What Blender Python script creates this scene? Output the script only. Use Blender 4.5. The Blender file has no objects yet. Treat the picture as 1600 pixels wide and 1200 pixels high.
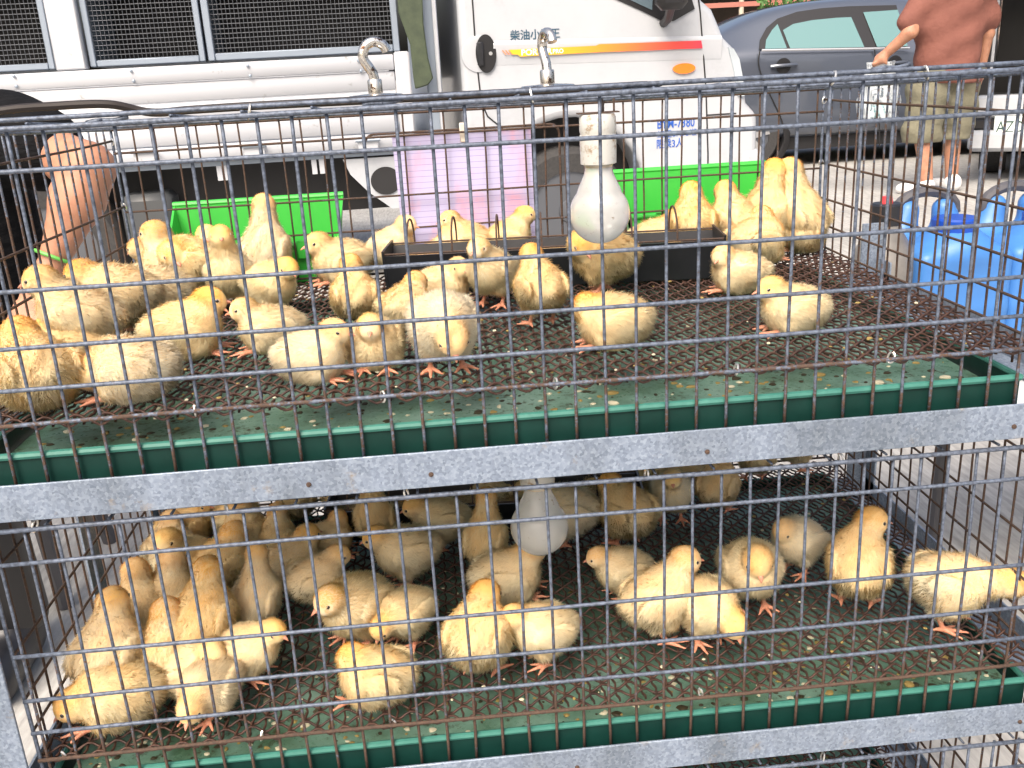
import bpy, math, random
import numpy as np
from mathutils import Vector, Matrix

# ---------------------------------------------------------------- camera, sky, sun, exposure
SC = bpy.context.scene
COL = SC.collection
F = 1481.85                                   # focal length in photo pixels (1600 wide)
CAM = np.array([0.33036, -0.73221, 1.05])
MROT = np.array([[0.995046, -0.084498, -0.052375],
                 [-0.076334, -0.311900, -0.947044],
                 [0.063687, 0.946350, -0.316805]])     # rows: right, down, forward
cd = bpy.data.cameras.new('camera'); cam = bpy.data.objects.new('camera', cd); COL.objects.link(cam)
cd.sensor_width = 36.0; cd.sensor_fit = 'HORIZONTAL'; cd.lens = F / 1600 * 36
cd.clip_start = 0.02; cd.clip_end = 600
r_, d_, f_ = MROT
cam.matrix_world = Matrix(((r_[0], -d_[0], -f_[0], CAM[0]), (r_[1], -d_[1], -f_[1], CAM[1]),
                           (r_[2], -d_[2], -f_[2], CAM[2]), (0, 0, 0, 1)))
SC.camera = cam

W = bpy.data.worlds.new('World'); SC.world = W; W.use_nodes = True
wn = W.node_tree.nodes; wl = W.node_tree.links
bg = wn.get('Background') or wn.new('ShaderNodeBackground')
sky = wn.new('ShaderNodeTexSky'); sky.sky_type = 'NISHITA'; sky.sun_disc = False
SUN_EL, SUN_AZ = math.radians(50), math.radians(205)       # azimuth clockwise from +Y
sky.sun_elevation = SUN_EL; sky.sun_rotation = SUN_AZ
sky.air_density = 1.0; sky.dust_density = 10.0; sky.ozone_density = 0.3
wl.new(sky.outputs[0], bg.inputs['Color']); bg.inputs['Strength'].default_value = 0.15
sd = bpy.data.lights.new('sun', 'SUN'); sd.energy = 1.5; sd.angle = math.radians(32); sd.color = (1.0, 0.96, 0.9)
sun = bpy.data.objects.new('sun', sd); COL.objects.link(sun)
sdir = Vector((math.sin(SUN_AZ) * math.cos(SUN_EL), math.cos(SUN_AZ) * math.cos(SUN_EL), math.sin(SUN_EL)))
sun.rotation_euler = (-sdir).to_track_quat('-Z', 'Y').to_euler(); sun.location = sdir * 30
SC.view_settings.view_transform = 'Standard'; SC.view_settings.look = 'None'
SC.view_settings.gamma = 1.0; SC.view_settings.use_curve_mapping = False
SC.view_settings.exposure = 0.74
SC.cycles.use_denoising = True
SC.cycles.max_bounces = 10; SC.cycles.diffuse_bounces = 8; SC.cycles.transparent_max_bounces = 8

# ---------------------------------------------------------------- helpers
rng = np.random.default_rng(7); random.seed(7)
def ray(u, v): return MROT.T @ np.array([(u - 800) / F, (v - 600) / F, 1.0])
def onz(u, v, z): d = ray(u, v); return CAM + d * (z - CAM[2]) / d[2]
def ony(u, v, y): d = ray(u, v); return CAM + d * (y - CAM[1]) / d[1]
def onplane(u, v, p0, n): d = ray(u, v); return CAM + d * (np.dot(p0 - CAM, n) / np.dot(d, n))

class MB:
    """collects shapes; build() links them as ONE mesh object"""
    def __init__(s): s.v = []; s.f = []; s.m = []
    def add(s, vs, fs, mi=0):
        o = len(s.v); s.v += [tuple(map(float, p)) for p in vs]; s.f += [tuple(i + o for i in f) for f in fs]; s.m += [mi] * len(fs); return s
    def box(s, x0, x1, y0, y1, z0, z1, mi=0, b=0.0):
        if b > 0:
            b = min(b, (x1-x0)*.45, (y1-y0)*.45, (z1-z0)*.45)
            P = {}; vs = []; fs = []
            for sx in (0, 1):
                for sy in (0, 1):
                    for sz in (0, 1):
                        X = (x0, x1)[sx]; Y = (y0, y1)[sy]; Z = (z0, z1)[sz]; ix = (1, -1)[sx]*b; iy = (1, -1)[sy]*b; iz = (1, -1)[sz]*b
                        P[sx, sy, sz] = len(vs); vs += [(X, Y+iy, Z+iz), (X+ix, Y, Z+iz), (X+ix, Y+iy, Z)]
            g = lambda a, b_, c, k: P[a, b_, c] + k
            for a in (0, 1):
                q = [(0, 0), (1, 0), (1, 1), (0, 1)]
                fx = [g(a, i, j, 0) for i, j in q]; fy = [g(i, a, j, 1) for i, j in q]; fz = [g(i, j, a, 2) for i, j in q]
                fs += [fx if a else fx[::-1], fy[::-1] if a else fy, fz if a else fz[::-1]]
            for i in (0, 1):
                for j in (0, 1):
                    e = [g(0, i, j, 1), g(1, i, j, 1), g(1, i, j, 2), g(0, i, j, 2)]; fs.append(e if (i == 0) == (j == 1) else e[::-1])
                    e = [g(i, 0, j, 0), g(i, 1, j, 0), g(i, 1, j, 2), g(i, 0, j, 2)]; fs.append(e[::-1] if (i == 0) == (j == 1) else e)
                    e = [g(i, j, 0, 0), g(i, j, 1, 0), g(i, j, 1, 1), g(i, j, 0, 1)]; fs.append(e if (i == 0) == (j == 1) else e[::-1])
                    for k in (0, 1):
                        t = [g(i, j, k, 0), g(i, j, k, 1), g(i, j, k, 2)]; fs.append(t if (i + j + k) % 2 else t[::-1])
            return s.add(vs, fs, mi)
        vs = [(x, y, z) for x in (x0, x1) for y in (y0, y1) for z in (z0, z1)]
        return s.add(vs, [(0, 1, 3, 2), (4, 6, 7, 5), (0, 4, 5, 1), (2, 3, 7, 6), (0, 2, 6, 4), (1, 5, 7, 3)], mi)
    def tube(s, pts, r, n=8, mi=0, cap=True, closed=False):
        P = np.array(pts, float); N = len(P); rr = np.broadcast_to(np.asarray(r, float), (N,))
        T = np.gradient(P, axis=0) if not closed else np.roll(P, -1, 0) - np.roll(P, 1, 0)
        T /= np.linalg.norm(T, axis=1)[:, None] + 1e-12
        u = np.array([0, 0, 1.]) if abs(T[0][2]) < .9 else np.array([1., 0, 0])
        vs = []; a = np.arange(n) * 2 * math.pi / n
        for i in range(N):
            w = np.cross(T[i], u); w /= np.linalg.norm(w) + 1e-12; u = np.cross(w, T[i])
            vs += list(P[i] + rr[i] * (np.cos(a)[:, None] * w + np.sin(a)[:, None] * u))
        fs = []; M = N if closed else N - 1
        for i in range(M):
            j = (i + 1) % N
            for k in range(n): fs.append((i*n+k, i*n+(k+1) % n, j*n+(k+1) % n, j*n+k))
        if cap and not closed: fs += [tuple(range(n))[::-1], tuple((N-1)*n + k for k in range(n))]
        return s.add(vs, fs, mi)
    def lathe(s, prof, c=(0, 0, 0), n=24, mi=0, axis=2, caps=True):
        vs = []; fs = []; m = len(prof)
        for r, h in prof:
            for k in range(n):
                a = 2*math.pi*k/n; p = [r*math.cos(a), r*math.sin(a), h]
                if axis == 1: p = [p[0], p[2], p[1]]
                if axis == 0: p = [p[2], p[0], p[1]]
                vs.append((p[0]+c[0], p[1]+c[1], p[2]+c[2]))
        for i in range(m-1):
            for k in range(n):
                q = (i*n+k, i*n+(k+1) % n, (i+1)*n+(k+1) % n, (i+1)*n+k); fs.append(q if axis != 1 else q[::-1])
        if caps: fs += [tuple(range(n))[::-1], tuple((m-1)*n+k for k in range(n))]
        return s.add(vs, fs, mi)
    def prism(s, poly, d0, d1, mi=0):
        """polygon of (x,z), extruded along y"""
        n = len(poly); vs = [(x, d0, z) for x, z in poly] + [(x, d1, z) for x, z in poly]
        ar = sum(poly[i][0]*poly[(i+1) % n][1] - poly[(i+1) % n][0]*poly[i][1] for i in range(n))
        fs = [tuple(range(n)), tuple(range(n, 2*n))[::-1]] + [((i+1) % n, i, i+n, (i+1) % n + n) for i in range(n)]
        if ar < 0: fs = [f[::-1] for f in fs]
        return s.add(vs, fs, mi)
    def ell(s, c, r, n=12, mi=0):
        prof = [(math.sin(math.pi*i/n), -math.cos(math.pi*i/n)) for i in range(1, n)]
        t = MB().lathe(prof, n=n*2); return s.add([(c[0]+p[0]*r[0], c[1]+p[1]*r[1], c[2]+p[2]*r[2]) for p in t.v], t.f, mi)
    def mesh(s, name, mats, smooth=True, auto=None):
        me = bpy.data.meshes.new(name); me.from_pydata(s.v, [], s.f)
        for m in (mats if isinstance(mats, (list, tuple)) else [mats]): me.materials.append(m)
        me.polygons.foreach_set('material_index', s.m)
        me.polygons.foreach_set('use_smooth', [smooth]*len(s.f)); me.update()
        if auto: me.set_sharp_from_angle(angle=math.radians(auto))
        return me
    def build(s, name, mats, parent=None, smooth=True, auto=40, loc=None):
        return link(name, s.mesh(name, mats, smooth, auto), parent, loc)
def link(name, me, parent=None, loc=None):
    o = bpy.data.objects.new(name, me); COL.objects.link(o)
    if parent: o.parent = parent
    if loc is not None: o.location = loc
    return o
def tag(o, label, cat, group=None):
    o['label'] = label; o['category'] = cat
    if group: o['group'] = group
    return o
def thing(name, label, cat, loc=(0, 0, 0), rz=0, group=None):
    o = bpy.data.objects.new(name, None); COL.objects.link(o); o.location = loc; o.rotation_euler = (0, 0, rz); o.empty_display_size = .05
    return tag(o, label, cat, group)
def bevel(o, w, seg=2, ang=35):
    m = o.modifiers.new('bevel', 'BEVEL'); m.width = w; m.segments = seg; m.limit_method = 'ANGLE'; m.angle_limit = math.radians(ang); return o

# ---------------------------------------------------------------- materials
def mat(name, col, rough=.5, metal=0.0, **kw):
    m = bpy.data.materials.new(name); m.use_nodes = True
    b = m.node_tree.nodes['Principled BSDF']; b.inputs['Base Color'].default_value = (*col, 1)
    b.inputs['Roughness'].default_value = rough; b.inputs['Metallic'].default_value = metal
    for k, v in kw.items(): b.inputs[k].default_value = v
    return m
def nt(m): return m.node_tree.nodes, m.node_tree.links, m.node_tree.nodes['Principled BSDF']
def noise(m, scale, detail=4, coord='pos', rough=.6, stretch=None):
    n, l, b = nt(m)
    if coord == 'pos': src = n.new('ShaderNodeNewGeometry').outputs['Position']
    else: src = n.new('ShaderNodeTexCoord').outputs['Object']
    if stretch:
        mp = n.new('ShaderNodeMapping'); mp.inputs['Scale'].default_value = stretch; l.new(src, mp.inputs[0]); src = mp.outputs[0]
    t = n.new('ShaderNodeTexNoise'); t.inputs['Scale'].default_value = scale; t.inputs['Detail'].default_value = detail; t.inputs['Roughness'].default_value = rough
    l.new(src, t.inputs['Vector']); return t.outputs['Fac']
def ramp(m, fac, stops):
    n, l, b = nt(m); r = n.new('ShaderNodeValToRGB'); e = r.color_ramp.elements
    while len(e) < len(stops): e.new(.5)
    for i, (p, c) in enumerate(stops): e[i].position = p; e[i].color = (*c, 1) if len(c) == 3 else c
    l.new(fac, r.inputs[0]); return r.outputs[0]
def mixc(m, fac, a, b_):
    n, l, b = nt(m); x = n.new('ShaderNodeMix'); x.data_type = 'RGBA'
    for i, v in ((0, fac), (6, a), (7, b_)):
        if isinstance(v, (int, float)): x.inputs[i].default_value = v
        elif isinstance(v, tuple): x.inputs[i].default_value = (*v, 1)
        else: l.new(v, x.inputs[i])
    return x.outputs[2]
def math_(m, op, a, b_=None, clamp=False):
    n, l, b = nt(m); x = n.new('ShaderNodeMath'); x.operation = op; x.use_clamp = clamp
    for i, v in ((0, a), (1, b_)):
        if v is None: continue
        if isinstance(v, (int, float)): x.inputs[i].default_value = v
        else: l.new(v, x.inputs[i])
    return x.outputs[0]
def bump(m, h, dist=.001, strength=.5):
    n, l, b = nt(m); x = n.new('ShaderNodeBump'); x.inputs['Distance'].default_value = dist; x.inputs['Strength'].default_value = strength
    l.new(h, x.inputs['Height']); l.new(x.outputs[0], b.inputs['Normal'])
def setc(m, c, inp='Base Color'): n, l, b = nt(m); l.new(c, b.inputs[inp])

G1, G2, RST, RST2 = (.125, .155, .215), (.05, .062, .088), (.040, .026, .020), (.090, .052, .035)
def wire_mat(name, rust, grad=0.0):
    """galvanised wire; rust 0..1 amount, grad = extra rust towards the wire's lower end (object z, metres)"""
    m = mat(name, G1, .55, .1)
    n, l, b = nt(m)
    g = ramp(m, noise(m, 260, 3), [(.35, G2), (.62, G1)])
    nz = noise(m, 75, 5, rough=.7); nz2 = noise(m, 420, 2)
    f = math_(m, 'ADD', nz, rust - .5)
    if grad:
        tc = n.new('ShaderNodeTexCoord'); sp = n.new('ShaderNodeSeparateXYZ'); l.new(tc.outputs['Object'], sp.inputs[0])
        h = math_(m, 'MULTIPLY', sp.outputs[2], -grad); f = math_(m, 'ADD', f, h); f = math_(m, 'ADD', f, .31)
    f = math_(m, 'ADD', f, math_(m, 'MULTIPLY', math_(m, 'SUBTRACT', nz2, .5), .5))
    k = ramp(m, f, [(.46, (0, 0, 0)), (.58, (1, 1, 1))])
    rc = ramp(m, nz2, [(.3, RST), (.7, RST2)])
    setc(m, mixc(m, k, g, rc)); setc(m, math_(m, 'MULTIPLY', math_(m, 'SUBTRACT', 1.0, k), .2), 'Metallic')
    setc(m, math_(m, 'ADD', math_(m, 'MULTIPLY', k, .3), .52), 'Roughness')
    bump(m, nz2, .0006, .5)
    return m
M_rod = wire_mat('galvanised_rod', .24); M_vert = wire_mat('front_wire', .27, 1.5); M_hem = wire_mat('hem_rod', .52); M_vert2 = wire_mat('rustier_front_wire', .40, 1.9)
M_rusty = wire_mat('rusty_wire', .85); M_side = wire_mat('side_wire', .50, 1.5); M_dark = wire_mat('dark_wire', .70)
M_floor = mat('floor_mesh_wire', (.06, .03, .022), .55, .2)
setc(M_floor, ramp(M_floor, noise(M_floor, 60, 5), [(.3, (.035, .022, .02)), (.55, (.075, .036, .026)), (.75, (.12, .07, .05))]))
M_ring = mat('ring_steel', (.75, .74, .7), .3, .9)
M_rail = mat('galvanised_steel', (.45, .5, .57), .42, .25)
n, l, b = nt(M_rail); v = n.new('ShaderNodeTexVoronoi'); v.inputs['Scale'].default_value = 420
l.new(n.new('ShaderNodeNewGeometry').outputs['Position'], v.inputs['Vector'])
spg = ramp(M_rail, math_(M_rail, 'ADD', math_(M_rail, 'MULTIPLY', v.outputs['Color'], .7), math_(M_rail, 'MULTIPLY', noise(M_rail, 700, 3), .3)),
           [(.2, (.15, .19, .26)), (.5, (.215, .265, .35)), (.85, (.30, .36, .45))])
rs = ramp(M_rail, noise(M_rail, 22, 6, rough=.7), [(.61, (0, 0, 0)), (.70, (1, 1, 1))])
dz = ramp(M_rail, noise(M_rail, 14, 6, rough=.7, stretch=(1, 1, .35)), [(.32, (.62, .62, .60)), (.6, (1, 1, 1))])
mm = n.new('ShaderNodeMix'); mm.data_type = 'RGBA'; mm.blend_type = 'MULTIPLY'; mm.inputs[0].default_value = 1; l.new(spg, mm.inputs[6]); l.new(dz, mm.inputs[7])
setc(M_rail, mixc(M_rail, math_(M_rail, 'MULTIPLY', rs, .55), mm.outputs[2], (.30, .22, .12))); bump(M_rail, noise(M_rail, 500, 3), .0004, .35)
setc(M_rail, ramp(M_rail, noise(M_rail, 60, 4), [(.3, (.35,)*3), (.7, (.6,)*3)]), 'Roughness')

def plastic(name, c1, c2, rough=.35, scale=40, **kw):
    m = mat(name, c1, rough, 0, **kw); setc(m, ramp(m, noise(m, scale, 5), [(.3, c1), (.7, c2)])); return m
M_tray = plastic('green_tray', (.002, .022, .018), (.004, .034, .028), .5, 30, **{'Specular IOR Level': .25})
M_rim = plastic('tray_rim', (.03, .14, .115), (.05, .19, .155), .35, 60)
M_traybed = mat('tray_bed', (.05, .12, .09), .28)
nz = noise(M_traybed, 14, 6); nz2 = noise(M_traybed, 85, 5, rough=.7)
bed = ramp(M_traybed, nz, [(.30, (.05, .11, .06)), (.5, (.13, .25, .19)), (.68, (.22, .36, .30))])
setc(M_traybed, mixc(M_traybed, ramp(M_traybed, nz2, [(.56, (0, 0, 0)), (.66, (1, 1, 1))]), bed, (.035, .035, .012))); bump(M_traybed, nz2, .001, .6)
setc(M_traybed, ramp(M_traybed, nz2, [(.3, (.18,)*3), (.7, (.6,)*3)]), 'Roughness')
M_black = plastic('black_plastic', (.008, .009, .012), (.016, .017, .022), .4, 30)
M_green = plastic('bright_green_plastic', (.035, .40, .045), (.05, .45, .055), .38, 15)
M_feed = mat('feed', (.45, .28, .12), .9); setc(M_feed, ramp(M_feed, noise(M_feed, 450, 3), [(.3, (.2, .11, .04)), (.6, (.55, .36, .16))])); bump(M_feed, noise(M_feed, 420, 3), .004, 1)
M_porc = mat('porcelain', (.74, .74, .70), .35)
setc(M_porc, mixc(M_porc, ramp(M_porc, noise(M_porc, 90, 6, rough=.75), [(.52, (0, 0, 0)), (.66, (1, 1, 1))]), (.56, .57, .55), (.28, .19, .10)))
M_bulb = mat('frosted_glass', (.78, .78, .76), .22, 0, **{'Transmission Weight': .5, 'IOR': 1.2, 'Coat Weight': .6, 'Coat Roughness': .1})
setc(M_bulb, mixc(M_bulb, ramp(M_bulb, noise(M_bulb, 130, 6, rough=.8), [(.60, (0, 0, 0)), (.70, (1, 1, 1))]), (.80, .82, .82), (.34, .24, .13)))
M_brass = mat('screw_cap', (.55, .5, .4), .35, .9)
M_chrome = mat('chrome', (.72, .70, .66), .22, .95)
setc(M_chrome, mixc(M_chrome, ramp(M_chrome, noise(M_chrome, 160, 5, rough=.75), [(.54, (0, 0, 0)), (.62, (1, 1, 1))]), (.74, .71, .66), (.10, .05, .03)))
M_paper = mat('lined_paper', (.62, .60, .80), .8, 0, **{'Transmission Weight': 0.0})
n, l, b = nt(M_paper); tc = n.new('ShaderNodeTexCoord'); sp = n.new('ShaderNodeSeparateXYZ'); l.new(tc.outputs['Object'], sp.inputs[0])
ln = math_(M_paper, 'LESS_THAN', math_(M_paper, 'FRACT', math_(M_paper, 'MULTIPLY', sp.outputs[2], 1/.0074)), .10)
st = ramp(M_paper, noise(M_paper, 22, 3, 'obj', stretch=(1, 1, .5)), [(.50, (.47, .45, .68)), (.66, (.62, .37, .53))])
setc(M_paper, mixc(M_paper, ln, st, (.30, .27, .52)))
M_cable = mat('cable_rubber', (.018, .013, .012), .6)
M_conc = mat('concrete', (.5, .5, .48), .85)
c1 = ramp(M_conc, noise(M_conc, 1.2, 6), [(.3, (.33, .325, .31)), (.5, (.43, .425, .41)), (.7, (.50, .495, .48))])
c2 = ramp(M_conc, noise(M_conc, 60, 4, stretch=(1, .15, 1)), [(.3, (.60, .60, .60)), (.65, (1, 1, 1))])
n, l, b = nt(M_conc); mm = n.new('ShaderNodeMix'); mm.data_type = 'RGBA'; mm.blend_type = 'MULTIPLY'; mm.inputs[0].default_value = 1; l.new(c1, mm.inputs[6]); l.new(c2, mm.inputs[7])
setc(M_conc, mm.outputs[2]); bump(M_conc, noise(M_conc, 80, 5), .003, .5)
M_white = mat('white_paint', (.78, .79, .80), .28, 0, **{'Coat Weight': .5, 'Coat Roughness': .08})
setc(M_white, ramp(M_white, noise(M_white, 4, 7, rough=.7), [(.25, (.36, .38, .41)), (.45, (.42, .445, .485)), (.7, (.455, .475, .51))]))
M_alu = mat('white_panel', (.72, .73, .74), .42)
setc(M_alu, mixc(M_alu, ramp(M_alu, noise(M_alu, 14, 6, rough=.75), [(.62, (0, 0, 0)), (.72, (1, 1, 1))]), (.45, .47, .51), (.27, .27, .27)))
M_greypost = mat('grey_post', (.27, .32, .39), .45, .4)
M_glass = mat('dark_glass', (.02, .025, .03), .05, 0, **{'Coat Weight': 1.0})
M_teal = mat('tinted_glass', (.11, .22, .225), .06, 0, **{'Coat Weight': 1.0})
M_rubber = plastic('tyre_rubber', (.025, .025, .027), (.045, .044, .044), .8, 60)
M_rim_s = mat('wheel_steel', (.13, .14, .16), .45, .6); M_alloy = mat('alloy', (.62, .63, .65), .3, .8)
M_dkmetal = mat('chassis', (.012, .012, .014), .6)
M_tarp = plastic('olive_tarp', (.035, .05, .03), (.06, .08, .045), .55, 20)
M_orange = mat('orange_lens', (.85, .20, .01), .2, 0, **{'Coat Weight': .8})
M_blue = mat('blue_paint', (.02, .10, .45), .5); M_navy = mat('navy_print', (.02, .07, .12), .5); M_wprint = mat('white_print', (.85, .85, .85), .5)
M_car = mat('car_paint', (.088, .104, .138), .28, .35, **{'Coat Weight': 1.0, 'Coat Roughness': .05})
M_carblk = mat('black_trim', (.012, .012, .014), .4)
M_skin = mat('skin', (.40, .195, .12), .55, 0, **{'Subsurface Weight': .15}); M_skin.node_tree.nodes['Principled BSDF'].inputs['Subsurface Radius'].default_value = (.01, .004, .002)
setc(M_skin, ramp(M_skin, noise(M_skin, 26, 6, rough=.7), [(.3, (.33, .15, .092)), (.5, (.41, .20, .125)), (.7, (.46, .24, .155))]))
M_tee = plastic('salmon_cotton', (.155, .056, .042), (.195, .074, .055), .85, 6); bump(M_tee, noise(M_tee, 14, 4), .02, .5)
M_shorts = plastic('olive_cotton', (.13, .125, .085), (.19, .18, .13), .9, 12); bump(M_shorts, noise(M_shorts, 16, 4), .02, .6)
M_btee = plastic('black_cotton', (.003, .0033, .0045), (.007, .0075, .009), .9, 25, **{'Specular IOR Level': .15}); bump(M_btee, noise(M_btee, 22, 3, stretch=(1, 1, 3)), .012, .6)
M_hair = mat('hair', (.015, .012, .01), .6)
M_shoe = mat('white_shoe', (.75, .75, .75), .6)
M_jug = mat('blue_jug', (.05, .18, .48), .42, 0, **{'Subsurface Weight': .05}); M_jug.node_tree.nodes['Principled BSDF'].inputs['Subsurface Radius'].default_value = (.02, .03, .05)
M_jug2 = mat('pale_blue_jug', (.30, .56, .82), .38, 0, **{'Subsurface Weight': .3}); M_jug2.node_tree.nodes['Principled BSDF'].inputs['Subsurface Radius'].default_value = (.02, .03, .05)
M_cap = mat('blue_cap', (.006, .055, .36), .35)
M_dgrey = mat('dark_grey_plastic', (.07, .07, .08), .45)
M_smoke = plastic('smoky_plastic', (.12, .115, .11), (.22, .21, .20), .3, 18)
M_red = mat('red_plastic', (.6, .05, .06), .4)
M_bag = mat('thin_bag', (.75, .80, .84), .35, 0, **{'Transmission Weight': .5, 'IOR': 1.1, 'Alpha': .75})
M_table = plastic('table_top', (.45, .45, .44), (.52, .52, .5), .5, 12)

# ---------------------------------------------------------------- ground
g = MB().add([(-150, -150, 0), (150, -150, 0), (150, 150, 0), (-150, 150, 0)], [(0, 1, 2, 3)]).build('ground', M_conc); g['kind'] = 'structure'

# ---------------------------------------------------------------- rack of cages
S = .0254
FL = [.80227, .48727, .17227]                         # floor heights of the three tiers
RODZ = [.2248, .1945, .1070, .0624, .0290, 0.0]
DEP = .503
RAILTOP = [-.0478, -.0420, -.045]
XL, XRS = -.0607, [.836, .872, .872]
BACKTOP = .200
def rooftop(y): return RODZ[0] + (BACKTOP - RODZ[0]) * y / DEP
_wc = {}
def wire_mesh(axis, L, r, var, m, n=7):
    key = (axis, round(L, 4), r, var, m.name)
    if key not in _wc:
        rr = random.Random(str(key)); K = 13; bow = [rr.uniform(-.0011, .0011) for _ in range(4)]
        pts = []
        for i in range(K):
            t = i/(K-1); w = sum(bow[j]*math.sin((j+1)*math.pi*t) for j in (0, 1)); q = sum(bow[j+2]*math.sin((j+1)*math.pi*t) for j in (0, 1))
            pts.append({'x': (t*L, w, q), 'y': (w, t*L, q), 'z': (w*.7, q, t*L)}[axis])
        _wc[key] = MB().tube(pts, r, n).mesh('wire', m)
    return _wc[key]
def wire(parent, name, axis, L, r, loc, m, nv=4):
    return link(name, wire_mesh(axis, L, r, random.randrange(nv), m), parent, loc)

# crimped woven wire floor: one mesh, shared by the three tiers
def crimped(w, dep, pitch=.0122, r=.00128):
    nx, ny = int(w/pitch), int(dep/pitch); V = []; Fc = []; off = 0; n = 4
    a = np.arange(n)*2*math.pi/n + math.pi/4
    def run(fixed, count_along, axis, par):
        nonlocal off
        seg = 6; K = count_along*seg//2*1 + 1
        t = np.arange(count_along*3+1)/3.0
        s_ = t*pitch; ph = math.pi*(t + par)
        A = .0024 if axis == 0 else .0012
        z = np.cos(ph)*A; wob = np.sin(ph*1.0 + .6)*(.0022 if axis == 0 else .0010) + rng.normal(0, .00015, len(t))
        T = -np.sin(ph)*A*math.pi/pitch; nrm = np.sqrt(1+T*T)
        for k in range(n):
            pass
        cs, sn = np.cos(a), np.sin(a)
        lat = (fixed + wob)[:, None] + r*cs[None]
        al = s_[:, None] - (T/nrm)[:, None]*r*sn[None]; zz = z[:, None] + (1/nrm)[:, None]*r*sn[None]
        P = np.stack([al, lat, zz] if axis == 0 else [lat, al, zz], -1).reshape(-1, 3)
        V.append(P); N = len(t); i = np.arange(N-1)[:, None]*n; k = np.arange(n)[None]
        q = np.stack([i+k, i+(k+1) % n, i+n+(k+1) % n, i+n+k], -1).reshape(-1, 4)
        if axis == 0: q = q[:, ::-1]
        Fc.append(q + off); off += len(P)
    for j in range(ny+1): run(j*pitch, nx, 0, j % 2)
    for i in range(nx+1): run(i*pitch, ny, 1, (i+1) % 2)
    V = np.concatenate(V); Fc = np.concatenate(Fc)
    return fast_mesh('floor_mesh', V, Fc, [M_floor])
def fast_mesh(name, V, Q, mats, smooth=True):
    me = bpy.data.meshes.new(name); k = Q.shape[1]
    me.vertices.add(len(V)); me.vertices.foreach_set('co', np.asarray(V, np.float32).ravel())
    me.loops.add(Q.size); me.loops.foreach_set('vertex_index', Q.astype(np.int32).ravel())
    me.polygons.add(len(Q)); me.polygons.foreach_set('loop_start', np.arange(0, Q.size, k, dtype=np.int32)); me.polygons.foreach_set('loop_total', np.full(len(Q), k, np.int32))
    me.polygons.foreach_set('use_smooth', np.full(len(Q), smooth))
    for m in mats: me.materials.append(m)
    me.update(calc_edges=True); return me
floor_me = {}
def floor_for(w):
    k = round(w, 3)
    if k not in floor_me: floor_me[k] = crimped(w, DEP-.004)
    return floor_me[k]
def hog_ring(parent, p, ax=0, R=.0052):
    q = MB(); pts = [(0, R*.62*math.sin(a), R*math.cos(a)) for a in np.linspace(.35, 2*math.pi-.2, 16)]
    q.tube(pts, .0009, 6); o = q.build('hog_ring', M_ring, parent, loc=p); o.rotation_euler = (random.uniform(-.3, .3), random.uniform(-.3, .3), random.uniform(-.6, .6)+ax); return o

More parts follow.
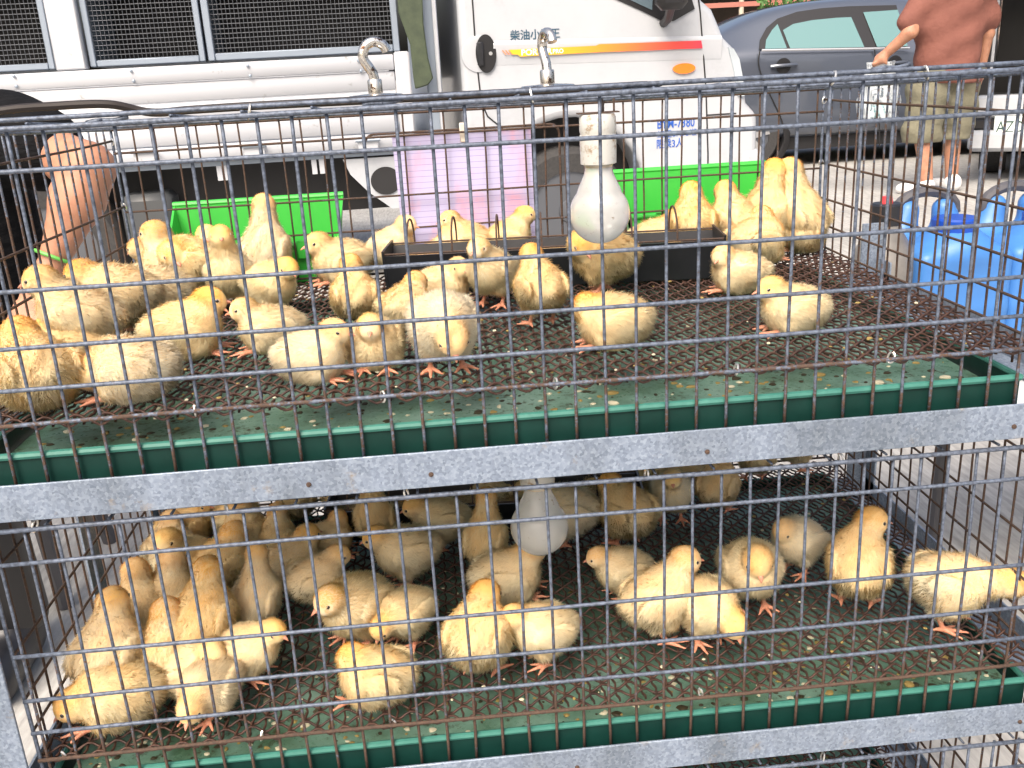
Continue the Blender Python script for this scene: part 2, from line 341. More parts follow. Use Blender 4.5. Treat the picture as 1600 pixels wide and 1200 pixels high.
CAGELBL = ['wire mesh cage on top of the rack, with two steel hooks standing on its roof',
           'wire mesh cage on the middle tier, between the two galvanised front rails',
           'wire mesh cage on the bottom tier below the lower rail, holding no chick']
cages = []
for t in range(3):
    z0 = FL[t]; XR = XRS[t]; Wd = XR - XL
    c = thing('wire_cage', CAGELBL[t], 'cage', (XL, 0, z0), group='stacked wire cages'); cages.append(c)
    x0 = 0 if t == 0 else .89*S                       # phase of the front bars
    # front
    for k, z in enumerate(RODZ):
        wire(c, 'front_rod', 'x', Wd, .0018 if k else .0021, (0, -.0027, z), (M_hem if t == 0 else M_rusty) if k == 5 else M_rod, 2)
    wire(c, 'roof_rod', 'x', Wd, .0019, (0, .0042, RODZ[0]+(.0052 if t == 0 else .008)), M_rod, 2)
    i = math.ceil((XL+.004-x0)/S)
    while i*S + x0 < XR - .003:
        wire(c, 'front_bar', 'z', RODZ[0] - RAILTOP[t] + .008, .0014, (i*S + x0 - XL, .0012, RAILTOP[t]-.008), M_vert if t == 0 else M_vert2, 5); i += 1
    # back
    for z, r in ((BACKTOP, .0018), (.172, .0015), (.100, .0013), (.058, .0013), (0, .0016)):
        wire(c, 'back_rod', 'x', Wd, r, (0, DEP, z), M_dark, 2)
    i = 1
    while i*S < Wd - .004:
        X = XL + i*S
        if not (t == 0 and .265 < X < .47 and i % 2):
            wire(c, 'back_bar', 'z', BACKTOP, .0012, (i*S, DEP+.003, 0), M_dark, 4)
        i += 1
    # sides
    for sx in (0, Wd):
        for z in (.1945, .1070, .0624, .0290, 0.0):
            wire(c, 'side_rod', 'y', DEP, .0014, (sx, 0, min(z, .187)), M_side if t == 0 else M_dark, 2)
        o = wire(c, 'side_top_rod', 'y', math.hypot(DEP, RODZ[0]-BACKTOP), .0017, (sx, 0, RODZ[0]), M_rod, 1); o.rotation_euler = (math.atan2(BACKTOP-RODZ[0], DEP), 0, 0)
        for k in range(1, 20):
            y = k*S
            if y < DEP-.01: wire(c, 'side_bar', 'z', rooftop(y)+.03, .0012, (sx+(.0025 if sx else -.0025), y, -.03), M_side if t == 0 else M_dark, 4)
        for y in (0, DEP): wire(c, 'corner_bar', 'z', rooftop(y)-RAILTOP[t], .0018, (sx, y+.001, RAILTOP[t]), M_rod, 2)
    # roof
    for y in (.13, .26, .385):
        wire(c, 'roof_wire', 'x', Wd, .0014, (0, y, rooftop(y)), M_rod, 2)
    k = 1
    while k*.0508 < Wd:
        o = wire(c, 'roof_wire', 'y', math.hypot(DEP, RODZ[0]-BACKTOP), .0012, (k*.0508, 0, RODZ[0]+.0024), M_rod, 2); o.rotation_euler = (math.atan2(BACKTOP-RODZ[0], DEP), 0, 0); k += 1
    fm = link('floor_mesh', floor_for(Wd), c, (0, .003, -.0030)); fm['kind'] = 'stuff'
    for u in ((70, 460, 855, 1272, 1400) if t == 0 else (25, 338, 628, 1010, 1316)):
        hog_ring(c, (ony(u, 700, 0)[0]-XL, .001, RODZ[0]+.002))
    for u in ((297, 596, 868, 1150, 1390) if t == 0 else (80, 400, 612, 1095)):
        hog_ring(c, (ony(u, 600 if t == 0 else 1100, 0)[0]-XL, .001, .0), .4, .0046)
    for y in (.186, .107):
        for sx in (0, Wd): hog_ring(c, (sx, DEP, y), 1.2, .004)
# cut wire end standing out of the roof edge, like loose tails
for u, v, t in ((195, 181, 0), (1030, 130, 0), (1418, 99, 0), (625, 153, 0)):
    p = ony(u, v, .006); w = wire(cages[t], 'wire_tail', 'x', .03, .0018, (p[0]-XL-.028, .006, p[2]-FL[t]-.0035), M_rod, 1); w.rotation_euler = (0, -.10, 0)
# door wire frame in the back of the top cage
q = MB(); p0 = ony(560, 216, .51); x0, x1, z0, z1 = .245-XL, .492-XL, .02, .176
pts = []
for cx, cz, a0 in ((x1-.012, z1-.012, 0), (x0+.012, z1-.012, 90), (x0+.012, z0+.012, 180), (x1-.012, z0+.012, 270)):
    pts += [(cx+.012*math.cos(math.radians(a)), DEP+.0075, cz+.012*math.sin(math.radians(a))) for a in range(a0, a0+91, 15)]
q.tube(pts, .0016, 7, closed=True).build('door_frame', M_dark, cages[0])

# rack: galvanised angle steel
rack = thing('cage_rack', 'galvanised angle steel rack carrying the stacked wire cages', 'rack', (0, 0, 0))
RX0, RX1 = -.0967, .935
for t in range(3):
    zt = FL[t] + RAILTOP[t]; zb = zt - .0317
    q = MB(); q.box(RX0, RX1, -.0085, -.006, zb, zt, b=.0006); q.box(RX0+.002, RX1-.002, -.0059, .026, zb-.0001, zb+.0024)
    q.build('front_rail', M_rail, rack, auto=30)
    q = MB(); q.box(RX0, RX1, DEP+.012, DEP+.0145, zb, zt); q.build('back_rail', M_rail, rack, auto=30)
    for x in (RX0, RX1):
        s_ = 1 if x < 0 else -1
        q = MB(); q.box(min(x, x+s_*.0025), max(x, x+s_*.0025), .0265, DEP+.0118, zb, zt); q.box(min(x+s_*.0027, x+s_*.03), max(x+s_*.0027, x+s_*.03), .0265, DEP+.0118, zb, zb+.0024); q.build('side_rail', M_rail, rack, auto=30)
    for u in ((670, 1105, 1580, 475) if t == 0 else (900, 1590)):
        X = ony(u, 700 if t == 0 else 1150, -.0085)[0]; MB().lathe([(.0022, -.0012), (.0019, -.0024), (.0006, -.0028)], (X, -.0075, (zb+zt)/2-.004), 10, axis=1).build('bolt_head', M_rusty, rack)
for x in (RX0, RX1-.03):
    for y in (-.0118, DEP+.0148):
        top = FL[0] + RAILTOP[0] if y < 0 else FL[0] + .02
        q = MB()
        if y < 0: q.box(x, x+.03, y, y+.003, 0, top, b=.0006); q.box(x if x < 0 else x+.0275, x+.0025 if x < 0 else x+.03, y+.0032, y+.033, 0, top)
        else: q.box(x, x+.03, y, y+.0025, 0, top, b=.0006); q.box(x if x < 0 else x+.0275, x+.0025 if x < 0 else x+.03, y-.03, y-.0002, 0, top-.05)
        q.build('post', M_rail, rack, auto=30)
P = ony(130, 860, .30); q = MB(); q.box(RX0-.004, RX0-.0015, .27, .31, 0, FL[0]-.05); q.build('post', M_rail, rack, auto=30)

# droppings trays
trays = []
for t in range(3):
    zr = FL[t] - (.0285, .0255, .027)[t]; zb = FL[t] + RAILTOP[t] - .012; x0, x1 = XL+.004, ([.8185, .862, .862][t]); y0, y1 = .006, DEP-.004
    o = thing('droppings_tray', ['green plastic droppings tray under the mesh floor of the top cage', 'green plastic droppings tray under the mesh floor of the middle cage', 'green plastic droppings tray under the mesh floor of the bottom cage'][t], 'tray', (0, 0, 0), group='droppings trays'); trays.append(o)
    q = MB(); bz = zb + .014
    q.box(x0+.008, x1-.008, y0+.008, y1-.008, bz, bz+.003, 0); q.build('tray_bed', M_traybed, o, smooth=False)
    q = MB(); w = .003
    def wall(ax0, ay0, ax1, ay1):
        pass
    q.box(x0, x1, y0, y0+w, zb, zr-.001); q.box(x0, x1, y1-w, y1, zb, zr-.001); q.box(x0, x0+w, y0+w+.0004, y1-w-.0004, zb, zr-.001); q.box(x1-w, x1, y0+w+.0004, y1-w-.0004, zb, zr-.001)
    for (ax, ay, bx, by) in ((x0+w, y0+w, x1-w, y0+.009), (x0+w, y1-.009, x1-w, y1-w)):
        q.box(ax, bx, ay+.0003, by, bz-.004, bz-.0002)
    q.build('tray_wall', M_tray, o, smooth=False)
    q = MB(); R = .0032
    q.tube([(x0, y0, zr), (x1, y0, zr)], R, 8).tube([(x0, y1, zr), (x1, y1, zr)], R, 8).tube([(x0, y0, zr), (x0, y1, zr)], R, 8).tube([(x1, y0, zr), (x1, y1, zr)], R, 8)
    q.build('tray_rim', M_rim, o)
    # droppings
    N = 800; q = MB(); rr = random.Random(t)
    for i in range(N):
        X = rr.uniform(x0+.015, x1-.015); Y = y0+.012+(y1-y0-.03)*rr.random()**2.2; R = rr.uniform(.0012, .0036)*(1.6 if rr.random() < .1 else 1)
        k = rr.random(); mi = 0 if k < .4 else (1 if k < .75 else 2)
        tt = MB().ell((0, 0, 0), (1, 1, 1), 5); a = rr.uniform(0, 6.28); e = rr.uniform(.5, 1.3)
        q.add([(X+R*(p[0]*math.cos(a)*e-p[1]*math.sin(a))*(1+.3*math.sin(5*p[0]+i)), Y+R*(p[0]*math.sin(a)*e+p[1]*math.cos(a)), bz+.0032+R*.45*max(p[2], -.2)) for p in tt.v], tt.f, mi)
    M_d = [mat('dropping_dark', (.035, .028, .012), .6), mat('dropping_ochre', (.30, .22, .07), .7), mat('dropping_pale', (.62, .58, .42), .7)] if t == 0 else M_d
    d = q.build('droppings', M_d); d['kind'] = 'stuff'

# feed crumbs and dry droppings caught on the mesh floors
for t in (0, 1):
    q = MB(); rr = random.Random(40+t)
    for i in range(260):
        X = rr.uniform(XL+.02, XRS[t]-.02); Y = rr.uniform(.01, DEP-.02); R = rr.uniform(.0008, .0022); a = rr.uniform(0, 6.28); e = rr.uniform(.6, 1.6); tt = MB().ell((0, 0, 0), (1, 1, 1), 4)
        q.add([(X+R*(p[0]*math.cos(a)*e-p[1]*math.sin(a)), Y+R*(p[0]*math.sin(a)*e+p[1]*math.cos(a)), FL[t]-.0006+R*.6*p[2]) for p in tt.v], tt.f, rr.choice((0, 0, 1, 1, 2)))
    d = q.build('feed_crumbs', M_d); d['kind'] = 'stuff'

# feed troughs with wire hoops
def trough(t, A, B, lab):
    A = np.array(A); B = np.array(B); L = np.linalg.norm(B-A); ang = math.atan2(B[1]-A[1], B[0]-A[0])
    o = thing('feed_trough', lab, 'feeder', (A[0], A[1], FL[t]+.0005), ang, group='feed troughs')
    H, D, w = .046, .072, .0025; q = MB()
    sec = [(-.002, H), (.010, 0), (D-.010, 0), (D+.002, H), (D-.001, H), (D-.012, w), (.012, w), (.001, H)]
    vs = []; n = len(sec)
    for x in (0, L): vs += [(x, y, z) for y, z in sec]
    q.add(vs, [(i, (i+1) % n, (i+1) % n+n, i+n) for i in range(n)])
    for x in (0, L-w):
        e = [(-.004, H+.006), (.009, 0), (D-.009, 0), (D+.004, H+.006)]; vs = [(x, y, z) for y, z in e]+[(x+w, y, z) for y, z in e]
        q.add(vs, [(0, 1, 2, 3), (7, 6, 5, 4), (1, 0, 4, 5), (2, 1, 5, 6), (3, 2, 6, 7), (0, 3, 7, 4)])
    q.build('trough_body', M_black, o, smooth=False)
    q = MB(); nx, ny = 40, 6; vs = []; rr = random.Random(3+t)
    for i in range(nx+1):
        for j in range(ny+1): vs.append((w+(L-2*w)*i/nx, .006+(D-.012)*j/ny, .030+.006*math.sin(i*.4)+rr.uniform(-.0022, .0022)))
    q.add(vs, [(i*(ny+1)+j, (i+1)*(ny+1)+j, (i+1)*(ny+1)+j+1, i*(ny+1)+j+1) for i in range(nx) for j in range(ny)]); q.build('feed', M_feed, o)
    for y in (.0, D): MB().tube([(0, y, H+.002), (L, y, H+.002)], .0012, 6).build('guard_wire', M_dark, o)
    k = 0
    while .03 + k*.052 < L-.01:
        x = .03 + k*.052; pts = [(x+.0, D/2-(D/2)*math.cos(a), H+.002+.034*math.sin(a)**.8) for a in np.linspace(0.001, math.pi-.001, 15)]
        MB().tube(pts, .0012, 6).build('hoop', M_dark, o); k += 1
    return o
trough(0, onz(603, 462, FL[0])[:2], onz(1133, 437, FL[0])[:2], 'black feed trough with wire hoops along the back of the top cage')
trough(1, (.16, .36), (.56, .33), 'black feed trough with wire hoops at the back of the middle cage')

# bulbs in porcelain sockets
def bulb(t, u, vbot, y, lab):
    p = ony(u, vbot, y); zb = p[2]; X = p[0]; zt = rooftop(y)+FL[t]
    o = thing('light_bulb', lab, 'bulb', (X, y, zb), group='unlit bulbs hanging in the cages')
    R = .0305; prof = []
    for a in np.linspace(-90, 42, 20): prof.append((max(R*math.cos(math.radians(a)), .0005), R+R*math.sin(math.radians(a))))
    z1 = prof[-1][1]; r1 = prof[-1][0]
    for k in range(1, 8): tt = k/7; prof.append((r1+(.0135-r1)*(tt*tt*(3-2*tt))**.75, z1+.026*tt))
    zz = prof[-1][1]
    MB().lathe(prof, n=28).build('glass', M_bulb, o, auto=60)
    MB().lathe([(.0135, zz-.001), (.0142, zz+.002), (.0132, zz+.004), (.0142, zz+.006)], n=20).build('screw_cap', M_brass, o)
    MB().lathe([(.0155, zz+.002), (.0178, zz+.003), (.0182, zz+.03), (.0175, zz+.031), (.0175, zz+.0325), (.0182, zz+.034), (.0180, zz+.047), (.0165, zz+.050), (.004, zz+.0505)], n=26).build('socket', M_porc, o, auto=30)
    q = MB(); q.box(-.02, .021, -.006, .006, zz+.0508, zz+.0520); q.build('bracket', M_rusty, o, smooth=False)
    top = zt - zb + .002
    MB().tube([(.004, 0, zz+.052), (.005, 0, (zz+.052+top)/2), (.003, 0, top)], .0022, 8).build('lead', M_cable, o)
    MB().tube([(.0165, 0, zz+.051), (.0165, .0, top)], .0011, 6).build('hanger_wire', M_rusty, o)
bulb(0, 938, 380, .22, 'frosted bulb in a white porcelain socket hanging in the top cage')
bulb(1, 845, 863, .16, 'dusty frosted bulb hanging in the middle cage')

# magnetic hooks on the roof
def hook(u, v, y, rz, lab):
    p = ony(u, v, y); zr = FL[0] + rooftop(y) + .0055
    o = thing('magnetic_hook', lab, 'hook', (p[0], y, zr), rz, 'steel hooks on the cage roof')
    MB().lathe([(.0225, 0), (.024, .0015), (.024, .005), (.022, .0065), (.008, .0075), (.002, .0076)], n=28).build('magnet_base', M_chrome, o)
    MB().lathe([(.0062, .0078), (.0062, .0175), (.0055, .019), (.002, .0192)], n=16).build('collar', M_chrome, o, auto=30)
    pts = [(0, 0, .0185), (-.001, 0, .024), (-.004, 0, .029)] + [(-.0105*math.cos(a)*1.0+.0055-.003, 0, .038+.0105*math.sin(a)) for a in np.linspace(-.45, math.pi-.25, 15)]
    MB().tube(pts, .0042, 10).build('hook_rod', M_chrome, o)
hook(588, 155, .11, .25, 'rusty steel hook on a round base, beside the olive tarp edge')
hook(856, 145, .11, -1.25, 'rusty steel hook on a round base, in front of the truck door lettering')

# cable along the roof
pts = [np.array(ony(u, v, y)) for u, v, y in ((-120, 196, .02), (0, 173, .03), (80, 166, .04), (170, 163, .05), (235, 167, .06), (300, 172, .05), (420, 172, .04))]
for i in (4, 5, 6): pts[i][2] = FL[0]+rooftop(pts[i][1])+.0068
pts += [np.array((pts[-1][0]+.12, .05, FL[0]+rooftop(.05)+.0062)), np.array((pts[-1][0]+.30, .06, FL[0]+rooftop(.06)+.0062))]
def spline(P, k=8):
    P = [np.array(p, float) for p in P]; P = [2*P[0]-P[1]]+P+[2*P[-1]-P[-2]]; out = []
    for i in range(1, len(P)-2):
        for t in np.arange(k)/k:
            a, b_, c, d = P[i-1:i+3]; out.append(.5*((2*b_)+(-a+c)*t+(2*a-5*b_+4*c-d)*t*t+(-a+3*b_-3*c+d)*t**3))
    return out+[P[-2]]
tag(MB().tube(spline(pts), .0032, 8).build('power_cable', M_cable), 'black power cable lying over the roof of the top cage', 'cable')

# paper sheet behind the back wires
pc = [ony(*q, DEP+.011) for q in ((612, 213), (829, 200), (838, 388), (632, 395))]
nx, ny = 14, 10; vs = []
for j in range(ny+1):
    for i in range(nx+1):
        a, b_ = i/nx, j/ny; p = (pc[0]*(1-a)+pc[1]*a)*(1-b_)+(pc[3]*(1-a)+pc[2]*a)*b_
        vs.append(p + np.array([0, .0015*math.sin(a*5+1)*math.sin(b_*4) + .004*b_*a, 0]) - pc[3])
fs = [(j*(nx+1)+i, (j+1)*(nx+1)+i, (j+1)*(nx+1)+i+1, j*(nx+1)+i+1) for j in range(ny) for i in range(nx)]
q = MB().add(vs, fs); q.add([np.array(v)+np.array([0, .0006, 0]) for v in vs], [f[::-1] for f in fs])
sheet = tag(q.build('paper_sheet', M_paper, loc=tuple(pc[3])), 'pinkish stained sheet of lined paper clipped behind the back wires', 'paper')
p = ony(723, 207, DEP+.008); q = MB(); q.box(-.004, .004, -.003, .005, -.012, .012, b=.001); o = q.build('clip', mat('clip_beige', (.6, .55, .48), .5), sheet, loc=tuple(np.array(p)-pc[3]))

# bright green boxes hooked on the back of the top cage
def greenbox(us, lab):
    (ul, vt), (ur, vt2), vb = us
    a = ony(ul, vt, DEP+.02); b_ = ony(ur, vt2, DEP+.02); w = b_[0]-a[0]; H = .105
    o = thing('plastic_box', lab, 'box', (a[0], DEP+.0105, max(a[2], b_[2])-H), group='green boxes behind the top cage')
    tk = .003; D = .085
    q = MB()
    def quadwall(p):    # p: 4 pts outer quad, thickness inward by normal
        P_ = np.array(p); nrm = np.cross(P_[1]-P_[0], P_[3]-P_[0]); nrm /= np.linalg.norm(nrm)
        vs = list(P_)+list(P_-nrm*tk); q.add(vs, [(0, 1, 2, 3), (7, 6, 5, 4)]+[((i+1) % 4, i, i+4, (i+1) % 4+4) for i in range(4)])
    i_ = .014; fz = H*.52
    quadwall([(i_, .0, 0), (w-i_, .0, 0), (w-.004, .0, fz), (.004, .0, fz)])
    quadwall([(w-i_, D-.01, 0), (i_, D-.01, 0), (0, D, H), (w, D, H)])
    quadwall([(i_, D-.01, 0), (i_, .0, 0), (.004, .0, fz), (0, D, H)]); quadwall([(w-i_, .0, 0), (w-i_, D-.01, 0), (w, D, H), (w-.004, .0, fz)])
    quadwall([(i_, D-.01, 0.003), (w-i_, D-.01, .003), (w-i_, .0, .003), (i_, .0, .003)])
    bx = q.build('box_body', M_green, o, smooth=False)
    MB().tube([(.004, -.0, fz), (w-.004, -.0, fz)], .0035, 8).build('front_lip', M_green, o)
    MB().tube([(0, D, H), (w, D, H)], .0042, 8).build('back_lip', M_green, o)
    for x in (.05, w-.05):
        q = MB(); q.box(x-.008, x+.008, -.0065, -.0036, fz-.018, fz+.006, b=.001); q.build('hook_tab', M_green, o)
greenbox(((247, 333), (529, 318), 440), 'bright green plastic box behind the top cage, in front of the truck bed')
greenbox(((972, 279), (1226, 268), 340), 'bright green plastic box behind the top cage, in front of the truck cab')

# ---------------------------------------------------------------- signed-distance bodies
def surfnet(fn, lo, hi, h):
    ax = [np.arange(a, b_+h, h, dtype=np.float32) for a, b_ in zip(lo, hi)]
    G = np.stack(np.meshgrid(*ax, indexing='ij'), -1); sh = G.shape[:3]
    D = fn(G.reshape(-1, 3)).reshape(sh).astype(np.float32); s = D < 0
    nx, ny, nz = sh; c = s[:-1, :-1, :-1].astype(np.int8)*0
    for i in (0, 1):
        for j in (0, 1):
            for k in (0, 1): c = c + s[i:nx-1+i, j:ny-1+j, k:nz-1+k]
    act = (c > 0) & (c < 8); I = np.argwhere(act); idx = -np.ones(act.shape, np.int64); idx[act] = np.arange(len(I))
    acc = np.zeros((len(I), 3)); cnt = np.zeros(len(I))
    for a in range(3):
        o1, o2 = [q for q in range(3) if q != a]
        for b1 in (0, 1):
            for b2 in (0, 1):
                p = I.copy(); p[:, o1] += b1; p[:, o2] += b2; p2 = p.copy(); p2[:, a] += 1
                d0 = D[tuple(p.T)]; d1 = D[tuple(p2.T)]; m = (d0 < 0) != (d1 < 0); t = np.where(m, d0/(d0-d1+1e-12*(d0 == d1)), 0)
                q = p.astype(float); q[:, a] += t; acc[m] += q[m]; cnt[m] += 1
    V = acc/np.maximum(cnt, 1)[:, None]*h + np.array(lo)
    Q = []
    for a in range(3):
        o1, o2 = (a+1) % 3, (a+2) % 3
        sl0 = [slice(None)]*3; sl1 = [slice(None)]*3; sl0[a] = slice(0, -1); sl1[a] = slice(1, None)
        A = s[tuple(sl0)]; B = s[tuple(sl1)]; E_ = np.argwhere(A != B)
        ok = (E_[:, o1] > 0) & (E_[:, o2] > 0) & (E_[:, o1] < sh[o1]-1) & (E_[:, o2] < sh[o2]-1); E_ = E_[ok]; ins = A[tuple(E_.T)]
        qs = []
        for d1, d2 in ((-1, -1), (0, -1), (0, 0), (-1, 0)):
            p = E_.copy(); p[:, o1] += d1; p[:, o2] += d2; qs.append(idx[tuple(p.T)])
        qs = np.stack(qs, 1); qs[~ins] = qs[~ins][:, ::-1]; Q.append(qs)
    Q = np.concatenate(Q); return V, Q[(Q >= 0).all(1)]
def smin(a, b_, k):
    h = np.clip(.5+.5*(b_-a)/k, 0, 1); return b_*(1-h)+a*h-k*h*(1-h)
def d_ell(P, c, r, R=None):
    q = P-np.array(c, np.float32)
    if R is not None: q = q @ np.array(R, np.float32).T
    r = np.array(r, np.float32); k0 = np.linalg.norm(q/r, axis=1); k1 = np.linalg.norm(q/(r*r), axis=1)+1e-9; return k0*(k0-1)/k1
def d_cone(P, a, b_, ra, rb):
    a = np.array(a, np.float32); b_ = np.array(b_, np.float32); ab = b_-a; t = np.clip((P-a) @ ab/(ab @ ab+1e-9), 0, 1)
    return np.linalg.norm(P-a-t[:, None]*ab, axis=1)-(ra+(rb-ra)*t)
def frame(f, up=(0, 0, 1)):
    f = np.array(f, float); f /= np.linalg.norm(f); s_ = np.cross(up, f); s_ /= np.linalg.norm(s_)+1e-9; return np.array([f, s_, np.cross(f, s_)])

# ---------------------------------------------------------------- chicks
M_down = bpy.data.materials.new('chick_down'); M_down.use_nodes = True
n = M_down.node_tree.nodes; l = M_down.node_tree.links; n.remove(n['Principled BSDF'])
at = n.new('ShaderNodeAttribute'); at.attribute_name = 'Col'; oi = n.new('ShaderNodeObjectInfo')
hs = n.new('ShaderNodeHueSaturation'); mr = n.new('ShaderNodeMapRange'); mr.inputs[3].default_value = .80; mr.inputs[4].default_value = 1.22; l.new(oi.outputs['Random'], mr.inputs[0])
l.new(mr.outputs[0], hs.inputs['Saturation']); l.new(at.outputs['Color'], hs.inputs['Color'])
df = n.new('ShaderNodeBsdfDiffuse'); tr = n.new('ShaderNodeBsdfTranslucent'); mx = n.new('ShaderNodeMixShader'); mx.inputs[0].default_value = .12
m1 = n.new('ShaderNodeMath'); m1.operation = 'MULTIPLY'; m1.inputs[1].default_value = 7.13; l.new(oi.outputs['Random'], m1.inputs[0])
m2 = n.new('ShaderNodeMath'); m2.operation = 'FRACT'; l.new(m1.outputs[0], m2.inputs[0]); m3 = n.new('ShaderNodeMath'); m3.operation = 'MULTIPLY'; m3.inputs[1].default_value = .5; l.new(m2.outputs[0], m3.inputs[0])
wm = n.new('ShaderNodeMix'); wm.data_type = 'RGBA'; wm.blend_type = 'MULTIPLY'; l.new(m3.outputs[0], wm.inputs[0]); l.new(hs.outputs[0], wm.inputs[6]); wm.inputs[7].default_value = (1, .90, .70, 1)
l.new(wm.outputs[2], df.inputs[0]); l.new(wm.outputs[2], tr.inputs[0]); l.new(df.outputs[0], mx.inputs[1]); l.new(tr.outputs[0], mx.inputs[2]); l.new(mx.outputs[0], n['Material Output'].inputs[0])
M_leg = mat('chick_leg', (.60, .25, .15), .5, 0, **{'Subsurface Weight': .1}); M_leg.node_tree.nodes['Principled BSDF'].inputs['Subsurface Radius'].default_value = (.003, .001, .0006)
setc(M_leg, ramp(M_leg, noise(M_leg, 500, 3), [(.3, (.52, .20, .12)), (.7, (.68, .33, .21))])); bump(M_leg, noise(M_leg, 900, 2), .0006, .6)
M_beak = mat('chick_beak', (.66, .30, .20), .4); M_eye = mat('chick_eye', (.008, .006, .005), .12, 0, **{'Coat Weight': 1.0})
M_lid = mat('chick_lid', (.62, .48, .32), .7)

def chick_variant(name, stand, bz, bp, H, hy, hp, fat=1.0, walk=0, seed=0, lid=.35):
    """all in mm; +x forward. returns (body mesh, down mesh, beak mesh, eye meshes, lid meshes)"""
    rg = np.random.default_rng(seed+11)
    bp = math.radians(bp); a = np.array([math.cos(bp), 0, math.sin(bp)]); nn = np.array([-math.sin(bp), 0, math.cos(bp)]); sd_ = np.array([0, 1., 0])
    B = np.array([0, 0, bz], float); H = np.array(H, float); hy, hp = math.radians(hy), math.radians(hp)
    hd = np.array([math.cos(hp)*math.cos(hy), math.cos(hp)*math.sin(hy), math.sin(hp)]); HF = frame(hd); BF = np.array([a, sd_, nn])
    def dhead(P):
        d = d_ell(P, H, (15.8, 13.8, 14.2), HF); d = smin(d, d_ell(P, H+hd*6-HF[2]*3, (9, 9.5, 7.5), HF), 4); return d
    def dbody(P):
        d = d_ell(P, B, (31*fat, 29*fat, 27.5*fat), BF)
        d = smin(d, d_ell(P, B+a*11-nn*2, (24, 26*fat, 25.5), BF), 8)
        d = smin(d, d_ell(P, B-a*17+nn*1, (20, 22, 19), BF), 8)
        d = smin(d, d_ell(P, B-a*31+nn*7, (8, 9, 6), BF), 7)
        nk = B+a*17+nn*9
        d = smin(d, d_cone(P, nk, H-hd*3-HF[2]*2, 20, 12.8), 9)
        for s_ in (-1, 1):
            Rw = frame(a*.97-nn*.22+sd_*s_*.06)
            d = smin(d, d_ell(P, B+sd_*s_*25.3*fat+nn*4-a*5, (25, 5.2, 13.5), Rw), 2.2)
        return d
    legs = []
    for s_ in (-1, 1):
        if stand:
            st = walk*s_
            hip = B+sd_*s_*13-nn*12-a*2; knee = np.array([6+st*.5, s_*15, bz-22]); hock = np.array([-9+st*.6, s_*14, 24.0]); foot = np.array([3+st, s_*15, 4.2])
        else:
            hip = B+sd_*s_*14-nn*8; knee = np.array([14, s_*19, 14.]); hock = np.array([4, s_*18, 7.]); foot = np.array([25+4*s_, s_*13, 3.8])
        legs.append((hip, knee, hock, foot, s_))
    def dthigh(P):
        d = np.full(len(P), 1e3, np.float32)
        for hip, knee, hock, foot, s_ in legs:
            d = np.minimum(d, d_cone(P, hip, knee, 15 if stand else 12, 9)); d = np.minimum(d, d_cone(P, knee, hock, 9, 4.2 if stand else 5))
        return d
    toes = []
    for hip, knee, hock, foot, s_ in legs:
        for ang, L in ((-38, 19), (0, 23), (38, 18), (172, 10)):
            ta = math.radians(ang+s_*8); tip = foot+np.array([math.cos(ta)*L, math.sin(ta)*L, 0]); tip[2] = 1.7; mid = foot*.5+tip*.5; mid[2] = 3.3
            toes.append((foot, mid, tip))
    def dleg(P):
        d = np.full(len(P), 1e3, np.float32)
        for hip, knee, hock, foot, s_ in legs: d = np.minimum(d, d_cone(P, hock, foot, 2.9, 2.5))
        for f0, m0, t0 in toes: d = smin(d, np.minimum(d_cone(P, f0, m0, 2.6, 2.1), d_cone(P, m0, t0, 2.1, 1.25)), 1.2)
        return d
    def ddown(P): return smin(smin(dbody(P), dhead(P), 6), dthigh(P), 7 if stand else 5)
    def tot(P): return smin(ddown(P), dleg(P), 1.0)
    V, Q = surfnet(tot, (-56, -46, -1.0), (85, 46, bz+90), 1.7)
    V = V.astype(np.float64); V32 = V.astype(np.float32)
    isleg = dleg(V32) < ddown(V32)-.3
    # colour: cream with warmer crown, nape, back and wing edges
    def colour(P, jit=0):
        P32 = P.astype(np.float32); hdist = dhead(P32); k = np.clip(1-hdist/16, 0, 1)
        crown = np.clip(((P-H) @ HF[2]+7)/14, 0, 1)*k
        back = np.clip(((P-B) @ nn)/26, 0, 1)*(1-k)*.40
        w = np.clip(.10+crown*.70+k*.14+back*.8+.14*np.sin(P[:, 0]*.11+P[:, 1]*.17+seed)*np.sin(P[:, 2]*.13+seed*2), 0, 1)
        c0 = np.array([.995, .918, .685]); c1 = np.array([.985, .68, .30]); c = c0*(1-w[:, None])+c1*w[:, None]
        if jit: c = c*(1.01-np.abs(rg.normal(0, .09, (len(P), 1))))
        return np.clip(c, .02, .995)
    me = fast_mesh('chick', V*.001, Q, [M_down, M_leg])
    fl = isleg[Q].mean(1) > .5; me.polygons.foreach_set('material_index', fl.astype(np.int32))
    ca = me.color_attributes.new('Col', 'FLOAT_COLOR', 'POINT'); cc = colour(V)*.99; ca.data.foreach_set('color', np.c_[cc, np.ones(len(cc))].astype(np.float32).ravel())
    # down: thin curved blades
    T = np.concatenate([Q[~fl][:, [0, 1, 2]], Q[~fl][:, [0, 2, 3]]]); e1 = V[T[:, 1]]-V[T[:, 0]]; e2 = V[T[:, 2]]-V[T[:, 0]]; cr = np.cross(e1, e2); ar = np.linalg.norm(cr, axis=1)
    N = 24000; ti = rg.choice(len(T), N, p=ar/ar.sum()); u1 = np.sqrt(rg.random(N)); u2 = rg.random(N)
    R0 = V[T[ti, 0]]*(1-u1)[:, None]+V[T[ti, 1]]*(u1*(1-u2))[:, None]+V[T[ti, 2]]*(u1*u2)[:, None]
    NR = cr[ti]/(ar[ti][:, None]+1e-12)
    hdist = dhead(R0.astype(np.float32)); kh = np.clip(1-hdist/9, 0, 1); face = ((R0-H) @ hd)
